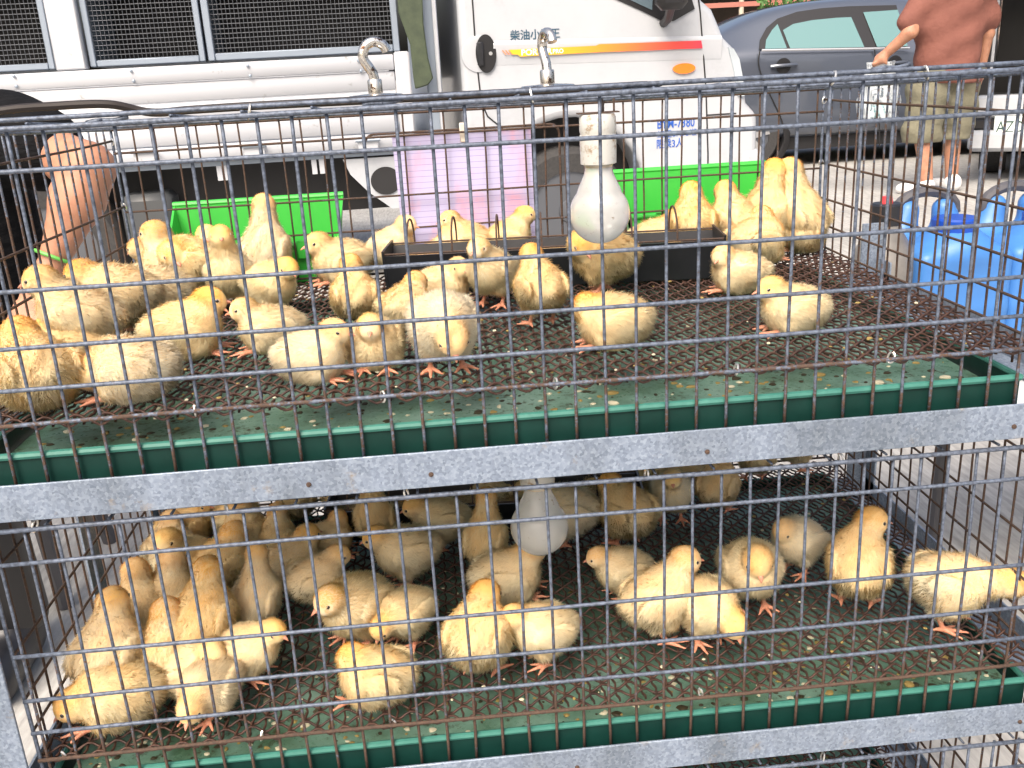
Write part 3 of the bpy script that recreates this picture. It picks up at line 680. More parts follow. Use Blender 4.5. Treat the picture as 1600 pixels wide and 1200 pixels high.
    ok = ~((kh > .6) & (face > 11.5))
    for s_ in (-1, 1):
        ec = H+hd*6.2+HF[1]*s_*12.2+HF[2]*2.2; ok &= np.linalg.norm(R0-ec, axis=1) > 3.4
    ok &= R0[:, 2] > 1.5
    R0, NR, kh = R0[ok], NR[ok], kh[ok]; N = len(R0)
    flow = -a*(1-kh)[:, None]-hd*kh[:, None]+np.array([0, 0, -.35])
    clump = np.stack([np.sin(R0[:, 1]*.35+R0[:, 2]*.22+seed), np.sin(R0[:, 0]*.31+R0[:, 2]*.27), np.sin(R0[:, 0]*.29+R0[:, 1]*.33+2)], 1)*.24
    er = (rg.random((N, 1)) < .22); d = NR*np.where(er, rg.uniform(.5, 1.0, (N, 1)), rg.uniform(.10, .28, (N, 1)))+flow*.8+clump+rg.normal(0, .26, (N, 3)); dn = (d*NR).sum(1); d -= NR*np.minimum(dn-.12, 0)[:, None]; d /= np.linalg.norm(d, axis=1)[:, None]
    Ln = (7.2*(1-kh)+3.4*kh)*rg.uniform(.55, 1.2, N); Wd = (.25*(1-kh)+.20*kh)*rg.uniform(.7, 1.3, N)
    sdv = np.cross(d, NR)+rg.normal(0, .35, (N, 3)); sdv /= np.linalg.norm(sdv, axis=1)[:, None]
    mid = R0+d*(Ln*.5)[:, None]; tip = mid+(d+np.array([0, 0, -.25])+rg.normal(0, .15, (N, 3)))*(Ln*.5)[:, None]; tip[:, 2] = np.maximum(tip[:, 2], .4)
    base = R0-NR*.4
    VV = np.stack([base-sdv*Wd[:, None], base+sdv*Wd[:, None], mid-sdv*(Wd*.8)[:, None], mid+sdv*(Wd*.8)[:, None], tip], 1)
    i5 = np.arange(N)[:, None]*5
    TT = np.concatenate([i5+np.array([[0, 1, 3]]), i5+np.array([[0, 3, 2]]), i5+np.array([[2, 3, 4]])])
    dm = fast_mesh('down', VV.reshape(-1, 3)*.001, TT, [M_down])
    col = colour(R0, 1); sc = np.array([.99, .99, 1., 1., 1.02]); cl = np.clip(col[:, None, :]*sc[None, :, None], 0, .995)
    ca = dm.color_attributes.new('Col', 'FLOAT_COLOR', 'POINT'); ca.data.foreach_set('color', np.concatenate([cl, np.ones((N, 5, 1))], 2).astype(np.float32).ravel())
    dm.normals_split_custom_set_from_vertices(np.repeat(NR*.8+d*.2+rg.normal(0, .14, (N, 3)), 5, 0).astype(np.float32))
    # beak
    q = MB(); bo = H+hd*11.5-HF[2]*1.5
    def ring(t, L, w, hh, zo, n=10): return [tuple((bo+hd*(t*L)+HF[1]*w*math.cos(2*math.pi*k/n)+HF[2]*(zo+hh*math.sin(2*math.pi*k/n)))*.001) for k in range(n)]
    for L, sg in ((10.8, 1), (9.0, -1)):
        st = [(0, 4.3, 2.6, 1.0*sg), (.35, 3.3, 2.1, .9*sg), (.7, 2.0, 1.3, .4*sg+(-.5 if sg > 0 else 0)), (1, .5, .45, -.3*sg-(1.2 if sg > 0 else 0))]
        vs = []
        for t_, w, h_, zo in st: vs += ring(t_, L, w, h_, zo)
        fs = [(i*10+k, i*10+(k+1) % 10, (i+1)*10+(k+1) % 10, (i+1)*10+k) for i in range(3) for k in range(10)]+[tuple(range(30, 40))]
        q.add(vs, fs)
    bk = q.mesh('beak', M_beak, True, 60)
    eyes = []; lids = []
    for s_ in (-1, 1):
        ec = H+hd*6.2+HF[1]*s_*11.7+HF[2]*2.2
        q = MB(); e = MB().ell((0, 0, 0), (2.5, 1.9, 2.2), 7); q.add([tuple((ec+HF[0]*p[0]+HF[1]*p[1]+HF[2]*p[2])*.001) for p in e.v], e.f); eyes.append(q.mesh('eye', M_eye))
        q = MB(); ang = np.linspace(0, 2*math.pi, 15)[:-1]
        q.tube([tuple((ec+HF[1]*s_*.75+HF[0]*2.7*math.cos(t_)+HF[2]*2.2*(1-lid*(math.sin(t_) > 0))*math.sin(t_))*.001) for t_ in ang], .00055, 5, closed=True); lids.append(q.mesh('eyelid', M_lid))
    return me, dm, bk, eyes, lids
CV = {}; CVH = {}; CVP = {}
def CVAR(n, *a, **k): CV[n] = chick_variant(n, *a, seed=len(CV), **k); co = np.empty(len(CV[n][0].vertices)*3, np.float32); CV[n][0].vertices.foreach_get('co', co); CVH[n] = float(co[2::3].max())+.002; CVP[n] = co.reshape(-1, 3)[::5].copy()
CVAR('loaf', 0, 27, 2, (30, 0, 53), 0, -6)
CVAR('loaf_l', 0, 27, 2, (24, 14, 52), 65, -10)
CVAR('loaf_r', 0, 27, 2, (24, -14, 52), -65, -10)
CVAR('tuck_l', 0, 27, 0, (27, 9, 42), 105, -28)
CVAR('tuck_r', 0, 27, 0, (27, -9, 42), -105, -28)
CVAR('nap', 0, 27, -2, (41, 3, 26), 8, -32, lid=.75)
CVAR('perk', 0, 29, 14, (22, 0, 66), 5, -4)
CVAR('stand', 1, 50, 14, (31, 0, 85), 0, -8)
CVAR('stand_l', 1, 47, 16, (26, 14, 80), 70, -8)
CVAR('stand_r', 1, 52, 20, (24, -12, 88), -70, -8)
CVAR('tall', 1, 50, 36, (22, 0, 104), 10, 0)
CVAR('droop', 1, 46, -4, (43, 2, 42), 5, -55, lid=.6)
CVAR('doze', 1, 49, 18, (29, 0, 71), 0, -42, lid=.75)
CVAR('preen_l', 1, 46, 8, (16, 24, 60), 140, -30)
CVAR('walk', 1, 48, -12, (62, 0, 46), 0, -16, walk=9)
CVAR('rise', 1, 44, 4, (35, 0, 66), -20, -18)

# (u, v_bottom, yaw, pose, scale): yaw 0 faces the jugs (+x), 90 the truck, -90 the front bars, 180 the seated person
CHT = [  # top cage
 (38, 655, 515, 125, 'loaf', 1.18, 'large pale chick in the top cage pressed against the front bars, tail to the front'),
 (205, 636, 530, 172, 'nap', 1.22, 'plump pale chick in the top cage lying at the front bars, beak low'),
 (70, 592, 515, 160, 'loaf', 1.0, 'cream chick in the top cage lying behind the large one at the front bars'),
 (285, 566, 458, 15, 'loaf', 1.0, 'cream chick in the top cage lying with open eye and pink beak toward the feeder'),
 (92, 575, 410, 178, 'stand', 1.12, 'fluffy cream chick in the top cage standing broadside by the side wires'),
 (233, 512, 415, 200, 'nap', .98, 'chick in the top cage with lowered orange head, behind the wide-awake lying chick'),
 (168, 530, 400, 178, 'rise', 1.0, 'cream chick in the top cage with its head over the broadside chick'),
 (205, 434, 370, 180, 'rise', 1.0, 'yellow chick in the top cage looking at the seated person'),
 (252, 412, 347, 150, 'perk', .95, 'chick in the top cage at the green box edge, only head and back showing'),
 (312, 468, 365, 170, 'preen_l', 1.0, 'chick in the top cage preening its wing in front of the green box'),
 (366, 486, 345, -88, 'tall', .98, 'upright chick in the top cage facing the front bars before the green box'),
 (350, 440, 342, -75, 'stand', .95, 'chick in the top cage peeping out behind the upright one'),
 (437, 430, 300, 85, 'tall', 1.05, 'chick in the top cage stretching its neck tall before the green box'),
 (428, 492, 398, -35, 'rise', .98, 'crouching chick in the top cage with sleepy eye, feet spread, beside the upright one'),
 (545, 425, 360, 200, 'loaf', .95, 'chick in the top cage lying behind the end of the feed trough'),
 (617, 424, 352, -25, 'stand', .92, 'pale chick in the top cage leaning its beak into the feed trough'),
 (556, 502, 405, 100, 'perk', 1.1, 'chick in the top cage sitting up, back turned, before the trough end'),
 (425, 556, 495, 185, 'loaf', .98, 'cream chick in the top cage lying behind the one with bright pink beak'),
 (485, 606, 520, -10, 'loaf', 1.12, 'pale chick with bright pink beak lying at the front bars of the top cage'),
 (588, 582, 493, -92, 'loaf', 1.02, 'sleepy chick in the top cage lying face to the front bars'),
 (636, 520, 458, 60, 'loaf', .95, 'cream chick in the top cage half hidden between two fluffy neighbours'),
 (698, 583, 455, -82, 'droop', 1.12, 'big pale chick in the top cage standing with hanging head and orange toes'),
 (693, 482, 408, 10, 'loaf_r', 1.0, 'chick in the top cage lying close before the feed trough'),
 (772, 480, 370, -125, 'stand', .98, 'chick in the top cage standing beside the trough with a dark open eye'),
 (848, 511, 403, 105, 'stand', 1.12, 'chick in the top cage standing wide with back turned, legs apart on the mesh'),
 (792, 412, 345, 5, 'stand', .95, 'alert chick in the top cage in profile behind the trough, paper behind it'),
 (735, 412, 353, 175, 'stand', .82, 'orange headed chick in the top cage before the paper sheet'),
 (688, 412, 357, 30, 'perk', .85, 'small chick in the top cage behind the trough hoops, paper behind it'),
 (945, 460, 350, 150, 'preen_l', 1.1, 'chick in the top cage preening right below the bulb'),
 (967, 550, 460, 178, 'tuck_r', 1.06, 'round chick in the top cage lying with head tucked, alone on the mesh'),
 (1165, 462, 385, 160, 'loaf_l', 1.0, 'chick in the top cage lying at the trough end, looking back'),
 (1252, 527, 437, 182, 'loaf', 1.06, 'chick in the top cage lying with pink beak and black eye, bare mesh beside it'),
 (1187, 416, 330, 30, 'loaf_l', 1.0, 'chick in the top cage lying before the pair that stands at the corner'),
 (1178, 388, 248, 40, 'tall', .98, 'upright chick in the top cage corner looking across to its partner'),
 (1250, 392, 245, 118, 'tall', 1.08, 'tallest chick in the corner of the top cage, by the side wires'),
 (1240, 383, 335, 60, 'loaf', .9, 'chick in the top cage squeezed between the pair at the corner'),
 (1042, 378, 285, 80, 'stand', 1.0, 'chick in the top cage with back turned behind the trough hoops, nearer the bulb'),
 (1105, 376, 283, 100, 'stand', 1.02, 'chick in the top cage with back turned behind the trough hoops, nearer the corner pair'),
 (1000, 385, 333, 10, 'loaf', .9, 'chick in the top cage lying low behind the trough beside the bulb'),
]
CHM = [  # middle cage
 (48, 1008, 925, 215, 'nap', .95, 'chick in the middle cage pushing its head down by the side wires'),
 (98, 1090, 925, 95, 'perk', 1.22, 'fluffy pale chick in the middle cage sitting up with back turned by the corner post'),
 (145, 1150, 1040, 186, 'nap', 1.15, 'chick in the middle cage asleep at the front bars, orange head by the corner post'),
 (182, 1092, 935, 85, 'stand', 1.08, 'chick in the middle cage with back turned, between the sleeping one and the pile'),
 (255, 1085, 930, 80, 'perk', 1.0, 'chick in the middle cage with orange head turned away in the pile'),
 (190, 1012, 880, 110, 'perk', 1.05, 'chick at the edge of the pile in the middle cage, near the side wires'),
 (260, 992, 868, 70, 'perk', 1.08, 'broad backed chick inside the pile of the middle cage'),
 (292, 925, 815, -120, 'perk', 1.05, 'chick on the pile of the middle cage with a dark closed eye'),
 (345, 928, 830, 60, 'loaf', 1.0, 'greyish chick behind the pile in the middle cage'),
 (328, 1035, 870, 85, 'stand', 1.15, 'chick in the middle cage with deep orange neck and back turned'),
 (408, 985, 870, 80, 'tall', .98, 'upright chick in the middle cage with back turned and slim neck'),
 (395, 1062, 970, -8, 'rise', .95, 'chick in the middle cage in profile, open eye, leaning over a sleeping pair'),
 (300, 1100, 1000, 10, 'loaf_r', 1.12, 'chick in the middle cage with sleepy eye lying over its sleeping neighbour'),
 (318, 1150, 1060, -112, 'nap', 1.08, 'chick in the middle cage asleep with beak poking out between the front bars'),
 (430, 880, 815, 75, 'perk', .98, 'chick in the middle cage sitting up with back turned near the trough'),
 (512, 880, 820, 20, 'loaf_l', .98, 'chick in the middle cage lying before the trough'),
 (500, 952, 862, 30, 'rise', 1.08, 'chick in the middle cage broadside with folded wing, pink shank showing'),
 (562, 1004, 885, -128, 'rise', 1.10, 'chick in the middle cage bending an orange forehead toward its big orange feet'),
 (640, 1006, 930, -140, 'droop', .95, 'small chick in the middle cage with lowered orange face and one foot out'),
 (592, 1112, 1018, 168, 'tuck_r', 1.10, 'square looking chick in the middle cage lying at the front bars, head hidden'),
 (590, 855, 755, 100, 'tall', .92, 'chick in the middle cage standing tall at the trough end'),
 (640, 912, 812, 190, 'rise', 1.0, 'chick in the middle cage in profile, eye half closed, both legs on the mesh'),
 (692, 858, 770, 185, 'rise', .95, 'chick in the middle cage bowing at the back, beside the tall one'),
 (762, 892, 770, 75, 'tall', 1.02, 'chick in the middle cage sitting up tall beside the bulb, back turned'),
 (795, 948, 850, 8, 'loaf', 1.05, 'chick in the middle cage with orange head in profile under the bulb'),
 (752, 1056, 912, 72, 'rise', 1.15, 'pale chick in the middle cage with ruffled neck, back turned to the front bars'),
 (852, 1036, 935, 188, 'rise', 1.10, 'pale chick in the middle cage nestling its orange face into the ruffled one'),
 (888, 850, 740, 165, 'rise', 1.0, 'chick in the middle cage half hidden behind the bulb'),
 (982, 852, 732, 115, 'rise', 1.08, 'chick in the middle cage standing with back turned beside the bulb, legs apart'),
 (1050, 815, 720, -100, 'stand', .92, 'chick in the middle cage facing out at the back with a pink beak'),
 (1122, 802, 710, 60, 'stand_l', .95, 'chick in the middle cage standing with back turned next to bare mesh'),
 (975, 935, 860, 185, 'rise', .95, 'yellow chick in the middle cage stretching its beak past the leaning pair'),
 (1030, 1002, 862, 12, 'stand', 1.05, 'standing chick in the middle cage with orange back leaning over its drowsy neighbour'),
 (1105, 1003, 905, -68, 'droop', 1.0, 'drowsy chick in the middle cage with beak to the mesh'),
 (1172, 952, 832, -95, 'doze', 1.02, 'chick in the middle cage dozing on its feet, face to the front bars'),
 (1247, 896, 800, -150, 'doze', .95, 'round chick in the middle cage dozing on its feet with beak tucked sideways'),
 (1340, 950, 795, 70, 'stand_r', 1.08, 'bright yellow chick in the middle cage standing with back turned and head aside'),
 (1492, 978, 837, -8, 'walk', 1.18, 'yellow chick in the middle cage walking head first to the side wires'),
 (300, 850, 0, 80, 'loaf', .95, 'chick in the middle cage wedged behind the pile, next to the side wires'), (370, 842, 0, 60, 'loaf', 1.0, 'chick in the middle cage wedged behind the pile, next to the trough'),
 (465, 808, 0, 100, 'loaf', .95, 'chick in the middle cage lying behind the trough end'), (715, 790, 0, 80, 'perk', .95, 'chick in the middle cage sitting at the back near the bulb'), (660, 800, 0, 120, 'perk', .9, 'chick in the middle cage sitting behind the bowing chick'),
 (1180, 752, 0, 90, 'stand', .9, 'chick in the middle cage standing at the back wires, back turned'), (1245, 736, 0, 10, 'stand', .9, 'chick in the middle cage at the far corner stepping to the side wires'), (1075, 768, 0, 120, 'loaf', .9, 'chick in the middle cage lying behind the one facing out'), (540, 800, 0, 60, 'loaf', .9, 'chick in the middle cage behind the trough, close to the tall one'),
]
CHM += [
 (228, 905, 0, 95, 'loaf', 1.1, 'chick buried to the back in the pile of the middle cage'),
 (455, 925, 0, 45, 'loaf', 1.1, 'chick in the middle cage lying beside the slim necked one, face to the bulb'),
 (385, 880, 0, 110, 'perk', 1.1, 'chick in the middle cage sitting up behind the slim necked one'),
 (248, 868, 0, 70, 'loaf_r', 1.05, 'chick in the middle cage at the far side of the pile by the side wires'),
 (770, 808, 0, 100, 'perk', 1.05, 'chick in the middle cage at the back between the trough and the bulb'),
 (830, 800, 0, 70, 'loaf', 1.05, 'chick in the middle cage lying at the back right behind the bulb'),
 (925, 792, 0, 110, 'perk', 1.05, 'chick in the middle cage at the back between the bulb and the one facing out'),
 (1010, 775, 0, 60, 'loaf', 1.05, 'chick in the middle cage lying at the back wires beside the one facing out'),
]
def place(rows, t, grp):
    for u, v, vt, yaw, pose, sc, lab in rows:
        sc *= .87
        me, dm, bk, ey, ld = CV[pose]; sit = pose in ('loaf', 'loaf_l', 'loaf_r', 'tuck_l', 'tuck_r', 'nap', 'perk')
        p = onz(u, v, FL[t]); off = .021*sc if sit else 0.004
        y = max(p[1]+off, .030*sc if sit else .024); y = min(y, DEP-.03)
        if vt: sc = min(max((ony(u, vt, y)[2]-FL[t])/CVH[pose]*(1.07 if sit else 1.0), .80), 1.15 if t == 0 else 1.02)
        yr = math.radians(yaw); Q_ = CVP[pose]*sc; bx_ = Q_[:, 0]*math.cos(yr)-Q_[:, 1]*math.sin(yr); by_ = Q_[:, 0]*math.sin(yr)+Q_[:, 1]*math.cos(yr)
        y = min(max(y, .0065-by_.min()), DEP-.004-by_.max()); px_ = min(max(p[0], XL+.004-bx_.min()), XRS[t]-.004-bx_.max()+(.022 if pose == 'walk' else 0))
        o = link('chick', me, None, (px_, y, FL[t]+.0006)); o.rotation_euler = (0, 0, math.radians(yaw+random.uniform(-1.5, 1.5))); o.scale = (sc*1.0,)*3
        tag(o, lab, 'chick', grp)
        link('down', dm, o); link('beak', bk, o)
        for e in ey: link('eye', e, o)
        for e in ld: link('eyelid', e, o)
place(CHT, 0, 'chicks in the top cage'); place(CHM, 1, 'chicks in the middle cage')

# ---------------------------------------------------------------- text helper
def text_mesh(txt, size, m, shear=0.0, bold=0.0):
    cu = bpy.data.curves.new('t', 'FONT'); cu.body = txt; cu.size = size; cu.shear = shear; cu.offset = bold; cu.extrude = .0004; cu.resolution_u = 3
    o = bpy.data.objects.new('t', cu); COL.objects.link(o); bpy.context.view_layer.update()
    me = bpy.data.meshes.new_from_object(o.evaluated_get(bpy.context.evaluated_depsgraph_get())); bpy.data.objects.remove(o)
    me.materials.clear(); me.materials.append(m); return me
def put_text(name, txt, p, width, m, parent, shear=0.0, bold=0.0, height=None):
    """p: lower-left corner in the parent's frame (x,y,z); text stands in the x-z plane facing -y"""
    me = text_mesh(txt, 1.0, m, shear, bold); xs = [v.co.x for v in me.vertices]; w = max(xs)-min(xs); k = width/w
    kh = k if height is None else height/max(v.co.y for v in me.vertices)
    for v in me.vertices: v.co = Vector(((v.co.x-min(xs))*k, -.0005 if v.co.z > 0 else 0, v.co.y*kh))
    return link(name, me, parent, p)

# ---------------------------------------------------------------- truck
TY = math.radians(4); TP = np.array([.5, 4.1, 0]); Te = np.array([math.cos(TY), math.sin(TY), 0]); Tn = np.array([-math.sin(TY), math.cos(TY), 0])
truck = thing('delivery_truck', 'white light truck with wire crates on its bed, parked behind the cages', 'truck', tuple(TP), TY)
def T(u, v, d=0.0): p = onplane(u, v, TP+Tn*d, Tn)-TP; return float(p @ Te), float(p[2])
def Tpoly(pts, d=0.0): return [T(u, v, d) for u, v in pts]
# cab side outline with wheel arch
hub = T(893, 322); WR = .325
arch = [(hub[0]+.40*math.cos(math.radians(a)), hub[1]+.02+.42*math.sin(math.radians(a))) for a in range(-12, 193, 12)]
cabp = Tpoly([(692, -330), (1010, -340), (1048, -170), (1098, 0), (1114, 14), (1126, 42), (1132, 58), (1150, 76), (1160, 110), (1168, 160)])
zb_ = .30
cabp = [(cabp[0][0], 1.98), (cabp[1][0], 1.98), (cabp[2][0], 1.72)] + cabp[3:] + [(cabp[-1][0]+.06, .75), (cabp[-1][0]+.07, zb_)]
front = [(hub[0]+.42, zb_)]
poly = cabp + front + [p for p in arch if p[1] > zb_] + [(hub[0]-.42, zb_), (cabp[0][0], zb_)]
cab = MB().prism(poly, 0, 1.6).build('cab', M_white, truck, smooth=True, auto=25); bevel(cab, .035, 3, 40)
# crease and door
def strip(pts, w, d, name, m, closed=False, r=None):
    P = [np.array((x, d, z)) for x, z in pts]; return MB().tube(P, w, 6, closed=closed).build(name, m, truck)
strip(Tpoly([(735, -120), (738, 0), (744, 90), (752, 160), (762, 182), (790, 205), (822, 222)]), .004, -.001, 'door_seam', M_dkmetal)
strip(Tpoly([(1089, -20), (1094, 20), (1097, 60), (1103, 140), (1106, 240), (1106, 330)]), .004, -.001, 'door_seam', M_dkmetal)
a, b_ = T(770, 68), T(1127, 59); q = MB(); vs = []
for (x, z) in (a, b_): vs += [(x, -.001, z+.012), (x, -.014, z), (x, -.014, z-.01), (x, -.001, z-.10)]
q.add(vs, [(0, 1, 5, 4), (1, 2, 6, 5), (2, 3, 7, 6), (0, 3, 2, 1), (4, 5, 6, 7)]); q.build('door_crease', M_white, truck, auto=60)
# lower panel line at the rear of the cab, grey pillar
x0 = T(690, 100)[0]
MB().box(x0-.075, x0-.002, .03, 1.5, .45, 1.95, b=.01).build('cab_rear_pillar', M_greypost, truck)
MB().box(x0-.026, x0-.006, .008, .0295, .45, 1.95, b=.004).build('pillar_trim', M_white, truck)
# side window and mirror
win = Tpoly([(800, -200), (820, -90), (960, -2), (1000, 16), (1036, 34), (1052, 33), (1085, 14), (1072, -30), (1030, -170)])
MB().prism(win, -.006, .01).build('window_frame', M_carblk, truck, smooth=False)
win2 = Tpoly([(830, -180), (840, -100), (962, -10), (1018, 16), (1022, -60), (1000, -165)])
MB().prism(win2, -.010, -.0065).build('side_window', mat('cab_glass', (.10, .14, .17), .05, 0, **{'Coat Weight': 1.0}), truck, smooth=False)
mx_, mz_ = T(1046, 2, -.16)
mo = MB().box(mx_-.075, mx_+.075, -.24, -.14, mz_-.04, mz_+.24, b=.03).build('mirror', M_carblk, truck); MB().tube([(mx_, -.19, mz_-.02), (mx_+.02, -.08, mz_-.07), (mx_+.02, -.004, mz_-.09)], .022, 8).build('mirror_arm', M_carblk, mo)
# handle
hx, hz = T(759, 84)
q = MB(); q.lathe([(.085, 0), (.083, -.004), (.07, -.005)], (hx-.035, -.002, hz), 28, axis=1); q.build('handle_dish', M_white, truck)
def ellipse_plate(cx, cz, rx, rz, d0, d1, name, m, parent=truck):
    return MB().prism([(cx+rx*math.cos(t), cz+rz*math.sin(t)) for t in np.linspace(0, 2*math.pi, 33)[:-1]], d1, d0).build(name, m, parent, auto=40)
hp_ = ellipse_plate(hx, hz, .050, .088, -.001, -.012, 'door_handle', M_carblk); MB().box(hx-.045, hx-.012, -.03, -.0125, hz-.055, hz+.055, b=.006).build('handle_grip', M_black, hp_)
MB().lathe([(.009, -.0125), (.009, -.015)], (hx+.022, 0, hz), 12, axis=1).build('lock', M_alloy, hp_)
# stripe with colour run, lettering
M_stripe = mat('stripe_print', (.8, .3, .05), .35); n, l, b = nt(M_stripe); tc = n.new('ShaderNodeTexCoord'); sp = n.new('ShaderNodeSeparateXYZ'); l.new(tc.outputs['Generated'], sp.inputs[0])
setc(M_stripe, ramp(M_stripe, sp.outputs[0], [(0, (.86, .50, .03)), (.35, (.86, .33, .03)), (.7, (.78, .12, .05)), (1, (.66, .04, .07))]))
MB().prism(Tpoly([(795, 78), (930, 71.5), (935, 69), (1094, 63.5), (1096, 75.5), (930, 82), (812, 88.5), (808, 85.5), (799, 85)]), -.0166, -.0150).build('stripe', M_stripe, truck, smooth=False)
for k in range(3):
    u = 783+k*5; MB().prism(Tpoly([(u, 78.5), (u+2.2, 78.4), (u+8, 85.4), (u+5.8, 85.6)]), -.0166, -.0150).build('stripe_tick', mat('tick%d' % k, (.8, .25, .12), .4), truck, smooth=False)
a, b_ = T(814, 86.7), T(852, 84.5); o = put_text('lettering', 'PORTER', (a[0], -.0172, a[1]), T(862, 84)[0]-a[0], M_wprint, truck, bold=.02, height=.027); o.rotation_euler = (0, .0, 0)
a = T(863, 83.6); put_text('lettering', 'PRO', (a[0], -.0172, a[1]), .052, M_wprint, truck, bold=.015, height=.020)
a = T(797, 60.5); put_text('lettering', '柴油小霸王', (a[0], -.0022, a[1]-.004), T(875, 57)[0]-a[0], M_navy, truck, bold=.012)
a = T(1027, 201); put_text('lettering', 'BYM-7380', (a[0], -.0022, a[1]), T(1085, 198)[0]-a[0], M_blue, truck, bold=.012, height=.045)
a = T(1027, 215); put_text('lettering', '總重3.495噸', (a[0], -.0022, a[1]), T(1088, 212)[0]-a[0], M_blue, truck, height=.034)
a = T(1026, 231); put_text('lettering', '限乘3人', (a[0], -.0022, a[1]), T(1067, 229)[0]-a[0], M_blue, truck, bold=.012, height=.042)
cx, cz = T(1068, 107); ellipse_plate(cx, cz, .058, .025, -.001, -.012, 'marker_lamp', M_orange)
MB().prism(Tpoly([(1137, 74), (1145, 76), (1154, 92), (1160, 125), (1162, 150), (1152, 150), (1146, 110)]), -.012, .3).build('headlamp', mat('lamp_lens', (.55, .62, .68), .08, .3, **{'Coat Weight': 1}), truck, auto=40)
MB().box(cabp[-1][0]-.10, cabp[-1][0]+.02, -.02, 1.62, .32, .58, b=.03).build('front_bumper', M_white, truck)
strip(Tpoly([(1104, 180), (1150, 177)]), .004, -.001, 'panel_seam', M_dkmetal)
# wheels
def wheel(parent, x, y, z, R, W, rimmat, dishR=.62, holes=8):
    w = MB().lathe([(R*.60, .075), (R*.62, 0), (R*.90, -.005), (R*.985, .02), (R, .05), (R, W-.05), (R*.98, W-.02), (R*.9, W), (R*.6, W)], (x, y, z), 40, axis=1, caps=False).build('wheel', M_rubber, parent, auto=40)
    q = MB(); q.lathe([(R*.63, .012), (R*.60, .02), (R*.55, .05), (R*.46, .055), (R*.30, .03), (R*.2, .025), (R*.17, .0), (R*.05, -.004)], (x, y, z), 32, axis=1); q.build('rim', rimmat, w)
    for k in range(holes):
        a = 2*math.pi*k/holes; MB().lathe([(R*.055, .0485), (R*.055, .044)], (x+R*.49*math.cos(a), y, z+R*.49*math.sin(a)), 12, axis=1).build('rim_hole', M_dkmetal, w)
    return w
wheel(truck, hub[0], .03, WR, WR, .2, M_rim_s); wheel(truck, hub[0], 1.38, WR, WR, .2, M_rim_s)
wheel(truck, hub[0]-2.55, .05, WR, WR, .2, M_rim_s); wheel(truck, hub[0]-2.55, 1.38, WR, WR, .2, M_rim_s)
MB().box(hub[0]-.41, hub[0]+.41, .26, 1.3, .2, .82).build('wheel_house', M_dkmetal, truck, smooth=False)
# bed: planks, top rail, latches
bx0 = -3.1; bx1 = T(640, 100)[0]
zt_, zl_ = T(0, 113)[1], T(300, 256)[1]
zt_ = (T(0, 113)[1]+T(600, 89)[1])/2
hts = [zt_, zt_-.075, zt_-.165, zt_-.26, zt_-.36, zt_-.435, zl_]
for i in range(6):
    z1, z0 = hts[i], hts[i+1]+.004
    q = MB(); q.box(bx0, bx1-.075, -.012 if i else -.024, .02, z0, z1, b=.005); q.build('side_plank', M_alu, truck, auto=50)
MB().box(bx1-.072, bx1, -.03, .022, zl_+.004, zt_+.01, b=.008).build('bed_corner_post', M_alu, truck)
for u in (25, 207, 388, 560):
    for dv in (0, 16):
        x, z = T(u+dv*.25, 120+dv-u*.045); MB().lathe([(.008, -.0295), (.007, -.034), (.002, -.036)], (x, 0, z), 10, axis=1).build('rivet', M_greypost, truck)
for u, v in ((228, 240), (398, 231), (575, 222)):
    x, z = T(u, v); lt = MB().box(x-.05, x+.05, -.035, -.0125, z-.035, z+.02, b=.004).build('latch', M_alu, truck); MB().tube([(x-.06, -.042, z+.012), (x+.06, -.042, z+.012)], .008, 8).build('latch_bar', M_greypost, lt)
MB().box(bx0, bx1-.01, .03, 1.62, zl_-.02, zl_+.06).build('bed_floor', M_greypost, truck, smooth=False)
MB().box(bx0, bx1-.05, 1.6, 1.63, zl_+.062, zt_).build('far_side_board', M_alu, truck, smooth=False)
MB().box(bx0+.1, hub[0]-.5, .3, 1.35, .38, zl_-.022).build('chassis', M_dkmetal, truck, smooth=False)
a = T(175, 268); MB().box(a[0], a[0]+.24, .02, .26, .30, .56, b=.03).build('fuel_tank', mat('tank_grey', (.06, .065, .07), .5), truck)
# white mud guard with round hole ahead of the bed
gx, gz = T(603, 280); q = MB(); outer = [(gx-.20, zl_-.03), (gx+.16, zl_-.03), (gx+.20, gz-.14), (gx+.02, gz-.15), (gx-.09, gz-.06), (gx-.17, gz+.03)]
q.prism(outer, .03, .05); q.build('mud_guard', M_white, truck, smooth=False)
ellipse_plate(gx, gz-.01, .075, .068, .029, .024, 'filler_opening', M_dkmetal)
for u in (338, 348, 488, 500): x, z = T(u, 262-u*.05); MB().box(x-.012, x+.012, .03, .05, zl_-.09, zl_-.021).build('bracket', M_alu, truck, smooth=False)
# tarp edge
q = MB(); tp = [(616, -60), (622, 20), (640, 70), (645, 120), (648, 139), (668, 133), (676, 122), (668, 90), (661, 40), (657, -60)]
q.prism(Tpoly(tp), -.045, -.032); tarp = q.build('tarp', M_tarp, truck, smooth=False); bevel(tarp, .006, 2)
tag(tarp, 'x', 'x'); del tarp['label']; del tarp['category']
